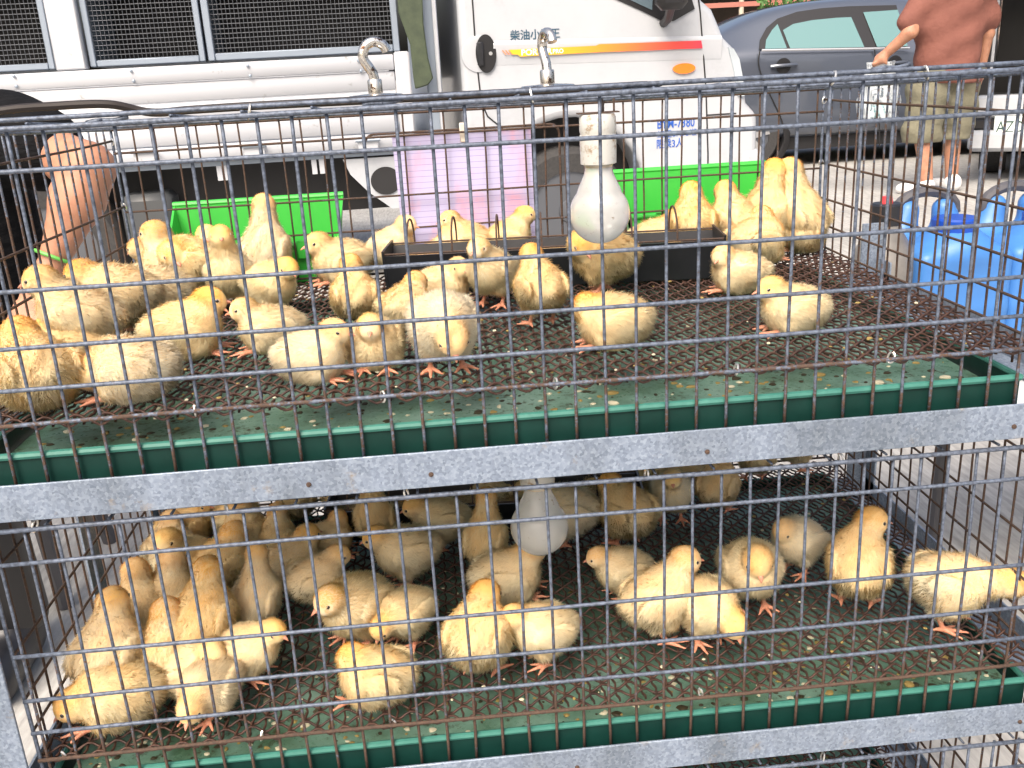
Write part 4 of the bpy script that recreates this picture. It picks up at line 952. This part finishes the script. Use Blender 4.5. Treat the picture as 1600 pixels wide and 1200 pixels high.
# wire crates standing on the bed
M_mesh = mat('crate_mesh', (.16, .17, .19), .5, .3)
def crate(u0, u1, vb, lab, bar=.028, white=False):
    xa, xb = T(u0, 60)[0], T(u1, 60)[0]; zb = zt_+.012; H = .42; D = .55
    p = TP+Te*xa+Tn*.012; o = thing('poultry_crate', lab, 'crate', (p[0], p[1], zb), TY, 'wire crates on the truck bed'); w = xb-xa; m = M_alu if white else M_greypost
    for x in (0, w-bar): MB().box(x, x+bar*(1.0), 0, bar*.6, 0, H, b=.004).build('frame_post', m, o)
    for z in (0, H-bar): MB().box(bar+.001, w-bar-.001, 0.002, bar*.6, z, z+bar, b=.004).build('frame_rail', m, o)
    q = MB(); st = .0185
    k = 0
    while bar+k*st < w-bar: q.tube([(bar+k*st, bar*.7, bar), (bar+k*st, bar*.7, H-bar)], .0011, 4, cap=False); k += 1
    k = 0
    while bar+k*st*1.15 < H-bar: q.tube([(bar, bar*.7+.003, bar+k*st*1.15), (w-bar, bar*.7+.003, bar+k*st*1.15)], .0016, 4, cap=False); k += 1
    me_ = q.build('mesh_front', M_mesh, o); me_['kind'] = 'stuff'
    MB().box(.005, w-.005, .03, D, .0, .012).build('crate_floor', M_tray, o, smooth=False)
    MB().box(.005, w-.005, D+.001, D+.012, 0, H).build('crate_back', M_dkmetal, o, smooth=False)
    MB().box(.0, w, .0, D, H+.002, H+.012).build('crate_roof', M_dkmetal, o, smooth=False)
    for x in (.004, w-.012): MB().box(x, x+.008, .03, D-.002, .014, H-.002).build('crate_side', M_greypost, o, smooth=False)
crate(-240, 76, 105, 'wire crate on the truck bed beside the wide white post')
crate(132, 316, 100, 'wire crate on the truck bed between the wide white post and another crate')
crate(320, 624, 90, 'wire crate on the truck bed beside the olive tarp', .032)
xa = T(80, 60)[0]; xb = T(128, 60)[0]; MB().box(xa, xb, -.02, .05, zt_+.004, zt_+.6, b=.006).build('stake_post', M_alu, truck)

# ---------------------------------------------------------------- grey sedan
CY = 8.2; wx, wz = 3.29, .31
car = thing('parked_car', 'grey blue sedan parked beyond the truck, rear door toward the walking man', 'car', (wx, CY, 0))
def CP(u, v, d=0): p = ony(u, v, CY+d); return p[0]-wx, p[2]
# stations: x, sill z, belt z, roof z, half width at belt, half width at roof
WID = .86
stn = [(-.98, .42, .80, .82, .60, .55), (-.93, .34, .95, 1.00, .74, .62), (-.70, .26, 1.04, 1.09, .82, .64), (-.45, .24, 1.065, 1.135, .845, .63), (-.15, .23, 1.075, 1.29, .855, .60), (.15, .23, 1.07, 1.41, .86, .58), (.45, .23, 1.06, 1.475, .86, .57),
       (.9, .23, 1.045, 1.505, .86, .57), (1.4, .23, 1.025, 1.50, .86, .57), (1.8, .23, 1.01, 1.45, .86, .575), (2.2, .23, .99, 1.27, .86, .60), (2.5, .23, .975, 1.07, .855, .64), (2.9, .25, .92, .97, .83, .66), (3.25, .30, .80, .86, .76, .60), (3.45, .40, .66, .70, .60, .5)]
q = MB(); vs = []; K = 14
for x, s_, b_, r, hb, hr in stn:
    mid = (s_+b_)*.5; half = [(hb*.90, s_), (hb*.985, s_+.10), (hb, mid), (hb*.99, b_-.06), (hb*.965, b_), (hr+.02, r-.06), (hr-.06, r-.012), (hr*.45, r+.012)]
    ring_ = [(-h, z) for h, z in half]+[(h, z) for h, z in half[::-1]]
    vs += [(x, y+WID, z) for y, z in ring_]
n_ = 16; fs = []
for i in range(len(stn)-1):
    for k in range(n_): fs.append((i*n_+k, i*n_+(k+1) % n_, (i+1)*n_+(k+1) % n_, (i+1)*n_+k)[::-1])
fs += [tuple(range(n_)), tuple((len(stn)-1)*n_+k for k in range(n_))[::-1]]
q.add(vs, fs); cb = q.build('car_body', M_car, car, auto=50)
md = cb.modifiers.new('s', 'SUBSURF'); md.levels = md.render_levels = 2
def side_y(x, z):
    xs = [s[0] for s in stn]; g_ = lambda k: float(np.interp(x, xs, [s[k] for s in stn])); b_, r, hb, hr = g_(2), g_(3), g_(4), g_(5)
    t = (z-b_)/max(r-.06-b_, .05); return WID-(hb*.965+(hr+.02-hb*.965)*min(max(t, 0), 1)) if t > 0 else WID-hb
def side_plate(pts, name, m, off, th=.004, parent=car, inset=0):
    P = [(x, side_y(x, z)-off, z) for x, z in pts]; n_ = len(P); vs = P+[(x, y+th, z) for x, y, z in P]
    return MB().add(vs, [tuple(range(n_)), tuple(range(n_, 2*n_))[::-1]]+[((i+1) % n_, i, i+n_, (i+1) % n_+n_) for i in range(n_)]).build(name, m, parent, smooth=False)
dlo = [CP(*p) for p in ((1188, 77), (1193, 62), (1208, 42), (1228, 27), (1260, 16), (1300, 10), (1345, 7), (1420, 5), (1420, 74))]
side_plate(dlo, 'window_surround', M_carblk, .012)
side_plate([CP(*p) for p in ((1197, 76), (1202, 62), (1215, 46), (1226, 36), (1231, 75.5))], 'quarter_window', M_teal, .019)
side_plate([CP(*p) for p in ((1236, 75.5), (1232, 46), (1250, 36), (1280, 30), (1320, 26), (1343, 25), (1352, 73.5))], 'rear_door_window', M_teal, .019)
side_plate([CP(*p) for p in ((1372, 73), (1364, 17), (1420, 13), (1420, 72))], 'front_door_window', M_teal, .019)
P = [CP(*p) for p in ((1190, 78.5), (1420, 75))]; MB().tube([(x, side_y(x, z-.02)-.012, z) for x, z in P], .010, 6).build('belt_trim', M_alloy, car)
for pts in (((1187, 80), (1185, 98), (1190, 118), (1204, 150), (1222, 190), (1226, 225)), ((1366, 76), (1372, 130), (1374, 228))):
    P = [CP(*p) for p in pts]; MB().tube([(x, side_y(x, z)-.004, z) for x, z in spline([(a, 0, c) for a, c in P], 4) and [(p[0], p[2]) for p in spline([(a, 0, c) for a, c in P], 4)]], .006, 6).build('door_gap', M_dkmetal, car)
for u, v in ((1224, 103), (1398, 99)):
    x, z = CP(u, v); y = side_y(x, z); MB().lathe([(.07, -.004), (.05, -.006)], (x, y-.001, z), 20, axis=1).build('handle_cup', M_carblk, car)
    MB().tube([(x-.12, y-.012, z), (x-.07, y-.035, z+.004), (x+.07, y-.035, z+.006), (x+.12, y-.012, z+.004)], .016, 8).build('door_handle', M_car, car)
for x in (0, 2.62):
    w = wheel(car, x, .035, wz, wz, .2, M_rim_s, holes=0)
    for k in range(5):
        a = 2*math.pi*k/5+.3; c_, s_ = math.cos(a), math.sin(a); q = MB(); pr_ = [(.03, -.03), (.195, -.045), (.195, .045), (.03, .03)]
        q.prism([(x+c_*p-s_*t, wz+s_*p+c_*t) for p, t in pr_], .030, .05); q.build('spoke', M_alloy, w, smooth=False)
    MB().lathe([(.205, .028), (.20, .02), (.19, .03), (.19, .05)], (x, .035, wz), 32, axis=1).build('rim_edge', M_alloy, w)
    wheel(car, x, 1.5, wz, wz, .2, M_rim_s, holes=0)
    MB().lathe([(.40, .02), (.365, .0), (.335, .004), (.335, .12)], (x, .018, wz+.01), 32, axis=1, caps=False).build('wheel_arch', M_dkmetal, car)
MB().box(-.6, 3.1, .12, 1.6, .16, .30).build('underbody', M_dkmetal, car, smooth=False)

# ---------------------------------------------------------------- white hatchback with open tailgate
HY = 6.5; hx0 = ony(1512, 220, HY)[0]
hb = thing('white_hatchback', 'white car with its tailgate open beyond the blue jugs', 'car', (hx0, HY, 0), -.55)
def HP(u, v, d=0): p = ony(u, v, HY+d); return p[0]-hx0, p[2]
HW = 1.72
zl2 = HP(1560, 148)[1]
MB().box(0, HW, -.03, .18, .24, .40, b=.03).build('rear_bumper', M_white, hb)
MB().box(.02, HW-.02, .0, .18, .402, zl2-.17, b=.015).build('bumper_insert', M_carblk, hb)
MB().box(.03, HW-.03, .01, .2, zl2-.168, zl2, b=.02).build('tail_panel', M_white, hb)
for x in (0.02, HW-.12): MB().prism([(x, .3), (x+.1, .3), (x+.1, 1.25), (x+.05+(.05 if x < 1 else -.05), 1.42), (x+(.06 if x < 1 else .0), 1.2), (x, .8)], .205, 3.6).build('side_panel', M_white, hb, smooth=False)
MB().box(.08, HW-.08, .25, 3.55, 1.40, 1.46, b=.02).build('roof', M_white, hb)
MB().box(.125, HW-.125, .205, 3.5, .35, zl2-.05).build('cargo_floor', M_dkmetal, hb, smooth=False)
MB().box(.125, HW-.125, 1.2, 1.3, zl2-.048, 1.395).build('seat_back', M_carblk, hb, smooth=False)
tg = MB().prism([(.02, 0), (HW-.02, 0), (HW-.12, .9), (.12, .9)], 0, .06).build('tailgate', M_white, hb, smooth=False); tg.location = (0, .22, 1.45); tg.rotation_euler = (math.radians(62), 0, 0)
x, z = HP(1546, 212); pl = MB().box(.26, .64, -.012, -.0005, .425, .575, b=.004).build('number_plate', mat('plate', (.72, .80, .78), .4), hb); pl.location = (x-.26, 0, z-.425)
put_text('plate_text', 'AZD-873', (.275, -.0135, .455), .35, mat('plate_ink', (.03, .07, .06), .5), pl, height=.085)
for xx in (.0, HW-.10): MB().prism([(xx, zl2-.1), (xx+.1, zl2-.1), (xx+.1, 1.18), (xx+(.07 if xx < 1 else 0.0), 1.20)], .19, .204).build('tail_lamp', M_carblk, hb, smooth=False)
for xx in (.08, HW-.28):
    MB().lathe([(.3, 0), (.32, .03), (.32, .17), (.3, .2)], (0, 0, 0), 28, axis=0).build('wheel', M_rubber, hb, loc=(xx, .75, .32))
    MB().lathe([(.3, 0), (.32, .03), (.32, .17), (.3, .2)], (0, 0, 0), 28, axis=0).build('wheel', M_rubber, hb, loc=(xx, 3.1, .32))

# ---------------------------------------------------------------- people
def sdf_obj(name, fn, lo, hi, h, m, parent=None, loc=None):
    V, Q = surfnet(fn, lo, hi, h); return link(name, fast_mesh(name, V, Q, [m]), parent, loc)
def U(P, prims, k):
    d = None
    for p in prims:
        e = d_cone(P, *p[1:]) if p[0] == 'c' else d_ell(P, *p[1:])
        d = e if d is None else smin(d, e, k)
    return d
# walking man, origin between the feet, +y away
mp = onz(1462, 300, 0)
man_body = [('e', (.0, .0, 1.60), (.078, .095, .115)), ('c', (0, 0, 1.50), (0, .0, 1.40), .055, .06), ('e', (0, 0, 1.22), (.17, .11, .22)), ('e', (0, 0, .95), (.155, .115, .14)),
  ('c', (-.17, 0, 1.38), (-.27, -.05, 1.13), .05, .042), ('c', (-.27, -.05, 1.13), (-.36, .05, .99), .040, .030),
  ('c', (.17, 0, 1.38), (.235, .01, 1.10), .05, .042), ('c', (.235, .01, 1.10), (.245, .05, .86), .040, .028),
  ('c', (-.085, 0, .9), (-.14, -.03, .50), .085, .058), ('c', (-.14, -.03, .50), (-.125, -.10, .10), .055, .036), ('c', (-.125, -.10, .06), (-.17, .04, .035), .036, .03),
  ('c', (.085, 0, .9), (.10, .05, .50), .085, .058), ('c', (.10, .05, .50), (.105, .02, .10), .056, .036), ('c', (.105, .02, .06), (.10, .15, .035), .036, .03)]
for k in range(4):
    a = -.4+k*.25; man_body.append(('c', (-.375, .06, .97), (-.395-.01*k, .085-.015*k, .91+.008*k), .013, .010)); man_body.append(('c', (.246, .055+.012*k-.02, .83), (.243, .06+.012*k-.02, .745+.008*abs(k-1)), .012, .009))
man_body += [('c', (-.37, .035, .98), (-.36, .02, .93), .013, .01), ('c', (.245, .03, .85), (.235, .015, .79), .013, .01), ('e', (-.375, .06, .965), (.03, .04, .035)), ('e', (.246, .055, .83), (.022, .042, .045)), ('c', (0, -.0, 1.57), (0, .1, 1.575), .02, .012)]
man = sdf_obj('person', lambda P: U(P, man_body, .022), (-.5, -.25, -.01), (.4, .3, 1.78), .014, M_skin, None, (mp[0], mp[1], 0)); man.rotation_euler = (0, 0, .1); man.scale = (1.28, 1.15, 1.0)
tag(man, 'person in salmon shirt and olive shorts walking away with a plastic bag', 'person')
tee = [('e', (0, 0, 1.20), (.205, .14, .28)), ('c', (0, 0, 1.05), (0, 0, .78), .165, .18), ('e', (0, 0, 1.36), (.19, .10, .07)), ('c', (-.17, 0, 1.38), (-.245, -.03, 1.19), .065, .068), ('c', (.17, 0, 1.38), (.225, .01, 1.18), .065, .068)]
def ftee(P): return np.maximum(U(P*np.array([1, 1.25, 1], np.float32), tee, .05)-.014+.009*np.sin(P[:, 0]*30+P[:, 2]*14+2*np.sin(P[:, 2]*9))*np.clip((1.25-P[:, 2])*2, .15, 1)+.006*np.sin(P[:, 2]*34-P[:, 0]*22), .775-P[:, 2]-.006*np.sin(P[:, 0]*14))
sdf_obj('shirt', ftee, (-.4, -.3, .70), (.4, .3, 1.5), .013, M_tee, man)
sh = [('c', (-.09, 0, .90), (-.14, -.03, .40), .125, .105), ('c', (.09, 0, .90), (.105, .045, .38), .125, .105), ('e', (0, 0, .90), (.185, .15, .12))]
sdf_obj('shorts', lambda P: np.maximum(np.maximum(U(P, sh, .03)+.007*np.sin(P[:, 0]*40+P[:, 2]*17)+.005*np.sin(P[:, 2]*45+P[:, 0]*15), .375-P[:, 2]), P[:, 2]-.88), (-.35, -.25, .33), (.35, .3, .93), .012, M_shorts, man)
for a, b_ in (((-.125, -.105, .045), (-.18, .055, .035)), ((.105, .0, .045), (.10, .17, .035))):
    sdf_obj('shoe', lambda P: np.maximum(U(P, [('c', a, b_, .048, .042), ('e', (a[0], a[1], .075), (.043, .05, .05))], .02), .0-P[:, 2]), (-.3, -.22, -.02), (.25, .28, .16), .01, M_shoe, man)
sdf_obj('hair', lambda P: np.maximum(d_ell(P, (0, -.012, 1.625), (.085, .098, .112)), 1.575-P[:, 2]+P[:, 1]*.5), (-.12, -.15, 1.5), (.12, .12, 1.76), .01, M_hair, man)
bgp = (mp[0]-.46, mp[1]+.06, 0)
def fbag(P):
    w = .10+.05*np.clip((.92-P[:, 2])/.25, 0, 1); d = np.abs(np.linalg.norm(P[:, :2]/np.stack([w, w*.55], 1), axis=1)*w*.6-w*.6+.006*np.sin(P[:, 0]*60+P[:, 2]*30))-.004
    return np.maximum(np.maximum(d, P[:, 2]-.95), .55-P[:, 2])
bgo = sdf_obj('plastic_bag', fbag, (-.2, -.14, .5), (.2, .14, .98), .009, M_bag, None, bgp); tag(bgo, 'thin clear plastic bag in the hand of the walking person', 'bag')
ct = MB().ell((0, 0, .61), (.085, .05, .05), 8).build('bag_contents', mat('teal_goods', (.10, .42, .45), .5), bgo)

# seated person beside the cage
sp0 = ony(-75, 330, 1.25); ox, oy = float(sp0[0]), 1.25
SH = np.array(ony(18, 215, 1.22))-[ox, oy, 0]; EL = np.array(ony(140, 262, 1.10))-[ox, oy, 0]; WRS = np.array(ony(86, 402, 1.05))-[ox, oy, 0]
SH2 = SH*np.array([-1, 1, 1])+np.array([-.10, .05, 0]); hnd = WRS+(WRS-EL)/np.linalg.norm(WRS-EL)*.06
pb = [('e', (-.05, .02, 1.22), (.078, .095, .115)), ('c', (-.05, .02, 1.12), (-.05, .03, 1.0), .055, .06), ('e', (-.05, .03, .80), (.17, .12, .24)), ('e', (-.05, .05, .56), (.17, .14, .13)),
  ('c', tuple(SH), tuple(EL), .056, .043), ('c', tuple(EL), tuple(WRS*.35+EL*.65), .043, .046), ('c', tuple(WRS*.35+EL*.65), tuple(WRS), .046, .027), ('e', tuple(hnd), (.04, .03, .045)),
  ('c', tuple(SH2), (-.33, -.1, .72), .05, .042), ('c', (-.33, -.1, .72), (-.2, -.3, .60), .04, .03), ('e', (-.17, -.34, .59), (.04, .05, .03)),
  ('c', (-.13, .02, .54), (-.17, -.38, .50), .085, .06), ('c', (.03, .02, .54), (.08, -.36, .50), .085, .06), ('c', (-.17, -.38, .5), (-.17, -.33, .09), .058, .038), ('c', (.08, -.36, .5), (.08, -.30, .09), .058, .038), ('c', (-.17, -.33, .05), (-.18, -.47, .035), .036, .03), ('c', (.08, -.30, .05), (.09, -.44, .035), .036, .03)]
fd = (WRS-EL)/np.linalg.norm(WRS-EL)
for k in range(4): b0 = hnd+np.array([.03-.02*k, -.01, 0])+fd*.03; pb.append(('c', tuple(b0), tuple(b0+fd*(.05+.008*(k in (1, 2)))+np.array([0, -.015, 0])), .011, .008))
pb += [('c', tuple(hnd+np.array([.03, -.02, 0])), tuple(hnd+np.array([.055, -.03, 0])+fd*.035), .012, .009), ('c', (-.05, -.06, 1.20), (-.05, -.09, 1.195), .02, .013)]
per = sdf_obj('person', lambda P: U(P, pb, .02), (-.5, -.62, -.01), (.42, .32, 1.36), .0125, M_skin, None, (ox, oy, 0)); tag(per, 'person in black shirt seated beside the cages, bare elbow bent', 'person')
bt = [('e', (-.05, .03, .80), (.20, .15, .27)), ('c', (-.05, .04, .70), (-.05, .05, .50), .17, .19), ('c', tuple(SH), tuple(SH*.62+EL*.38), .078, .080), ('e', tuple(SH+np.array([-.07, .01, .0])), (.15, .11, .085)), ('c', tuple(SH2), (-.30, -.06, .82), .07, .07)]
def fbt(P): return np.maximum(U(P, bt, .05), .46-P[:, 2])
sdf_obj('shirt', fbt, (-.55, -.3, .42), (.42, .34, 1.15), .012, M_btee, per)
sdf_obj('trousers', lambda P: U(P, [('c', (-.13, .02, .54), (-.17, -.38, .50), .10, .085), ('c', (.03, .02, .54), (.08, -.36, .50), .10, .085), ('c', (-.17, -.38, .5), (-.17, -.33, .10), .08, .065), ('c', (.08, -.36, .5), (.08, -.30, .10), .08, .065)], .03), (-.4, -.55, .0), (.3, .2, .68), .013, M_carblk, per)
sdf_obj('hair', lambda P: np.maximum(d_ell(P, (-.05, .032, 1.245), (.085, .098, .112)), 1.195-P[:, 2]-(P[:, 1]-.02)*.5), (-.2, -.12, 1.1), (.1, .18, 1.4), .01, M_hair, per)
for a, b_ in (((-.17, -.33, .045), (-.18, -.48, .04)), ((.08, -.30, .045), (.09, -.45, .04))):
    sdf_obj('shoe', lambda P: np.maximum(U(P, [('c', a, b_, .05, .045), ('e', (a[0], a[1], .09), (.06, .065, .06))], .02), -P[:, 2]), (-.32, -.58, -.02), (.24, -.18, .18), .011, M_black, per)
bd = MB(); c0 = WRS-(WRS-EL)*.0; ff = frame(fd, (0, 1, .1)); bd.tube([tuple(c0+ff[1]*.034*math.cos(a)+ff[2]*.034*math.sin(a)) for a in np.linspace(0, 2*math.pi, 25)[:-1]], .0035, 6, closed=True)
tag(bd.build('wristband', mat('green_band', (.12, .45, .08), .5), None, loc=(ox, oy, 0)), 'green band on the wrist of the seated person', 'wristband')
stl = thing('stool', 'plastic stool under the seated person', 'stool', (ox-.05, oy+.03, 0)); MB().lathe([(.15, .40), (.16, .41), (.16, .43), (.14, .44)], n=24).build('seat', M_dgrey, stl)
for sx in (-1, 1):
    for sy in (-1, 1): MB().tube([(sx*.10, sy*.10, .40), (sx*.15, sy*.15, 0)], .018, 8).build('leg', M_dgrey, stl)

# ---------------------------------------------------------------- jugs, bottle, table
TZ = .492
tb = thing('folding_table', 'low grey table holding the blue jugs beside the rack', 'table', (1.02, .62, 0))
MB().box(0, .95, 0, .52, TZ-.03, TZ-.002, b=.006).build('table_top', M_table, tb)
for x in (.36, .88):
    for y in (.05, .47): MB().tube([(x, y, TZ-.031), (x, y, 0)], .014, 8).build('leg', M_dgrey, tb)
def jug(x, y, lab, m, w=.165, d=.20, H=.235, cap=True, cy=-.045):
    o = thing('water_jug', lab, 'jug', (x, y, TZ-.001), group='blue jugs on the table')
    def f(P):
        q_ = np.abs(P-np.array([0, 0, H/2], np.float32))-np.array([w/2-.017, d/2-.017, H/2-.017], np.float32)
        e = np.linalg.norm(np.maximum(q_, 0), axis=1)+np.minimum(q_.max(1), 0)-.017-.0018*np.clip(np.sin(P[:, 2]*105), 0, 1)*(P[:, 2] < H-.05)
        e = smin(e, d_ell(P, (0, cy, H), (.055, .055, .035)), .03); e = smin(e, d_cone(P, (-w*.28, d*.28, H), (-w*.20, d*.28, H+.045), .03, .02), .03); e = smin(e, d_cone(P, (w*.28, d*.28, H), (w*.20, d*.28, H+.045), .03, .02), .03)
        return np.maximum(e, -d_cone(P, (-w/2-.012, -d/2, 0.03), (-w/2-.012, -d/2, H-.05), .016, .016))
    sdf_obj('jug_body', f, (-w/2-.02, -d/2-.02, -.005), (w/2+.02, d/2+.02, H+.08), .006, m, o)
    if cap:
        q = MB(); nn_ = 36; vs = []
        for z, r in ((H+.022, .034), (H+.024, .0365), (H+.044, .0365), (H+.047, .034), (H+.047, .001)):
            for k in range(nn_): rr_ = r*(1+(.02 if k % 2 and .03 < r and z < H+.046 else 0)); vs.append((rr_*math.cos(2*math.pi*k/nn_), cy+rr_*math.sin(2*math.pi*k/nn_), z))
        fs = [(i*nn_+k, i*nn_+(k+1) % nn_, (i+1)*nn_+(k+1) % nn_, (i+1)*nn_+k) for i in range(4) for k in range(nn_)]; q.add(vs, fs); q.build('cap', M_cap, o, auto=30)
    pts = [(-w*.20, d*.28, H+.03)]+[(-w*.34*math.cos(a), d*.28, H+.04+.038*math.sin(a)) for a in np.linspace(.1, math.pi-.1, 12)]+[(w*.20, d*.28, H+.03)]
    MB().tube(pts, .010, 8).build('handle', M_dgrey, o)
jc = ony(1490, 345, .80); jug(jc[0]+.0, .84, 'blue water jug nearer the smoky bottle', M_jug)
jc = ony(1592, 345, .80); jug(jc[0]+.045, .84, 'blue water jug farther from the smoky bottle', M_jug)
bx = ony(1390, 380, .78)
o = thing('smoky_bottle', 'smoky grey bottle with black cap and red tip beside the blue jugs', 'bottle', (bx[0], .80, TZ-.001))
Hb = float(ony(1390, 345, .80)[2]-TZ)
MB().lathe([(.048, 0), (.052, .01), (.052, Hb-.075), (.046, Hb-.045), (.028, Hb-.015), (.024, Hb)], n=28).build('bottle_body', M_smoke, o)
MB().lathe([(.026, Hb-.004), (.026, Hb+.028), (.022, Hb+.031), (.003, Hb+.031)], n=20).build('cap', M_black, o, auto=30)
MB().lathe([(.010, Hb+.031), (.008, Hb+.042), (.002, Hb+.043)], n=12).build('spout', M_red, o)
MB().box(.045, .056, -.012, .012, Hb*.45, Hb*.75, b=.002).build('side_label', M_red, o)

# ---------------------------------------------------------------- far background: open shed, bushes, rubble wall
shed = thing('market_shed', 'dark open market shed with reddish roof beam beyond the sedan', 'shed', (2.0, 19, 0))
M_shed = plastic('shed_dark', (.03, .022, .018), (.06, .045, .035), .9, 2); M_beam = mat('red_beam', (.50, .20, .16), .7)
MB().box(0, 16, 2, 6, 0, 3.2).build('back_wall', M_shed, shed, smooth=False); MB().box(-.3, 16.3, -.6, 6.3, 3.25, 3.4).build('roof', M_shed, shed, smooth=False)
for z in (1.95, 2.35): MB().box(0, 16, .2, .3, z, z+.09).build('roof_beam', M_beam, shed, smooth=False)
for x in (1, 4.7, 9, 13): MB().tube([(x, .25, 0), (x, .25, 3.2)], .05, 8).build('column', mat('cream_post%d' % x, (.6, .55, .45), .7), shed)
M_leaf = plastic('leaf', (.035, .10, .02), (.09, .20, .045), .6, 6)
def bush(x, y, R, h, seed, lab):
    o = thing('bush', lab, 'bush', (x, y, 0), group='bushes before the shed'); rr = np.random.default_rng(seed)
    N = 2600; th = rr.random(N)*6.283; ph = np.arccos(rr.uniform(-.4, 1, N)); r = R*(.55+.45*rr.random(N)**.5)*(1+.18*np.sin(3*th+seed)+.15*np.sin(5*ph))
    C_ = np.stack([r*np.sin(ph)*np.cos(th), r*np.sin(ph)*np.sin(th), h*.55+r*np.cos(ph)*h/R*.45], 1); C_[:, 2] = np.maximum(C_[:, 2], .06)
    a = rr.normal(0, 1, (N, 3)); a /= np.linalg.norm(a, axis=1)[:, None]; b2 = np.cross(a, rr.normal(0, 1, (N, 3))); b2 /= np.linalg.norm(b2, axis=1)[:, None]; s_ = rr.uniform(.03, .07, (N, 1))
    VV = np.stack([C_-a*s_, C_+b2*s_*.5, C_+a*s_, C_-b2*s_*.5], 1).reshape(-1, 3); f_ = link('foliage', fast_mesh('foliage', VV, np.arange(4*N).reshape(-1, 4), [M_leaf], False), o); f_['kind'] = 'stuff'
    MB().tube([(0, 0, 0), (.03, 0, h*.5)], [.05, .02], 7).build('stem', M_shed, o)
bush(7.0, 17.3, .9, 2.1, 1, 'green bush before the shed behind the sedan roof'); bush(5.4, 17.8, .5, 1.5, 2, 'small green bush before the shed by the truck front'); bush(8.6, 17.0, .8, 1.9, 3, 'green bush before the shed beyond the walking person')
M_stone = plastic('stone', (.38, .27, .22), (.52, .42, .36), .9, 3)
wl_ = thing('rubble_wall', 'pinkish rubble stone wall beyond the white car', 'wall', (9.6, 15, 0)); rr = random.Random(5)
for j in range(9):
    x = rr.uniform(-.2, 0)
    while x < 5:
        w = rr.uniform(.28, .5); tt = MB().ell((0, 0, 0), (1, 1, 1), 6); MB().add([((p[0]*(1+.12*math.sin(4*p[2]+x*9)))*w*.53+x+w/2, p[1]*.22, p[2]*(1+.1*math.sin(3*p[0]+j))*.155+.14+j*.25) for p in tt.v], tt.f).build('stone', M_stone, wl_); x += w
MB().box(-.2, 5.3, .0, .4, 0, 2.3).build('wall_core', M_shed, wl_, smooth=False)
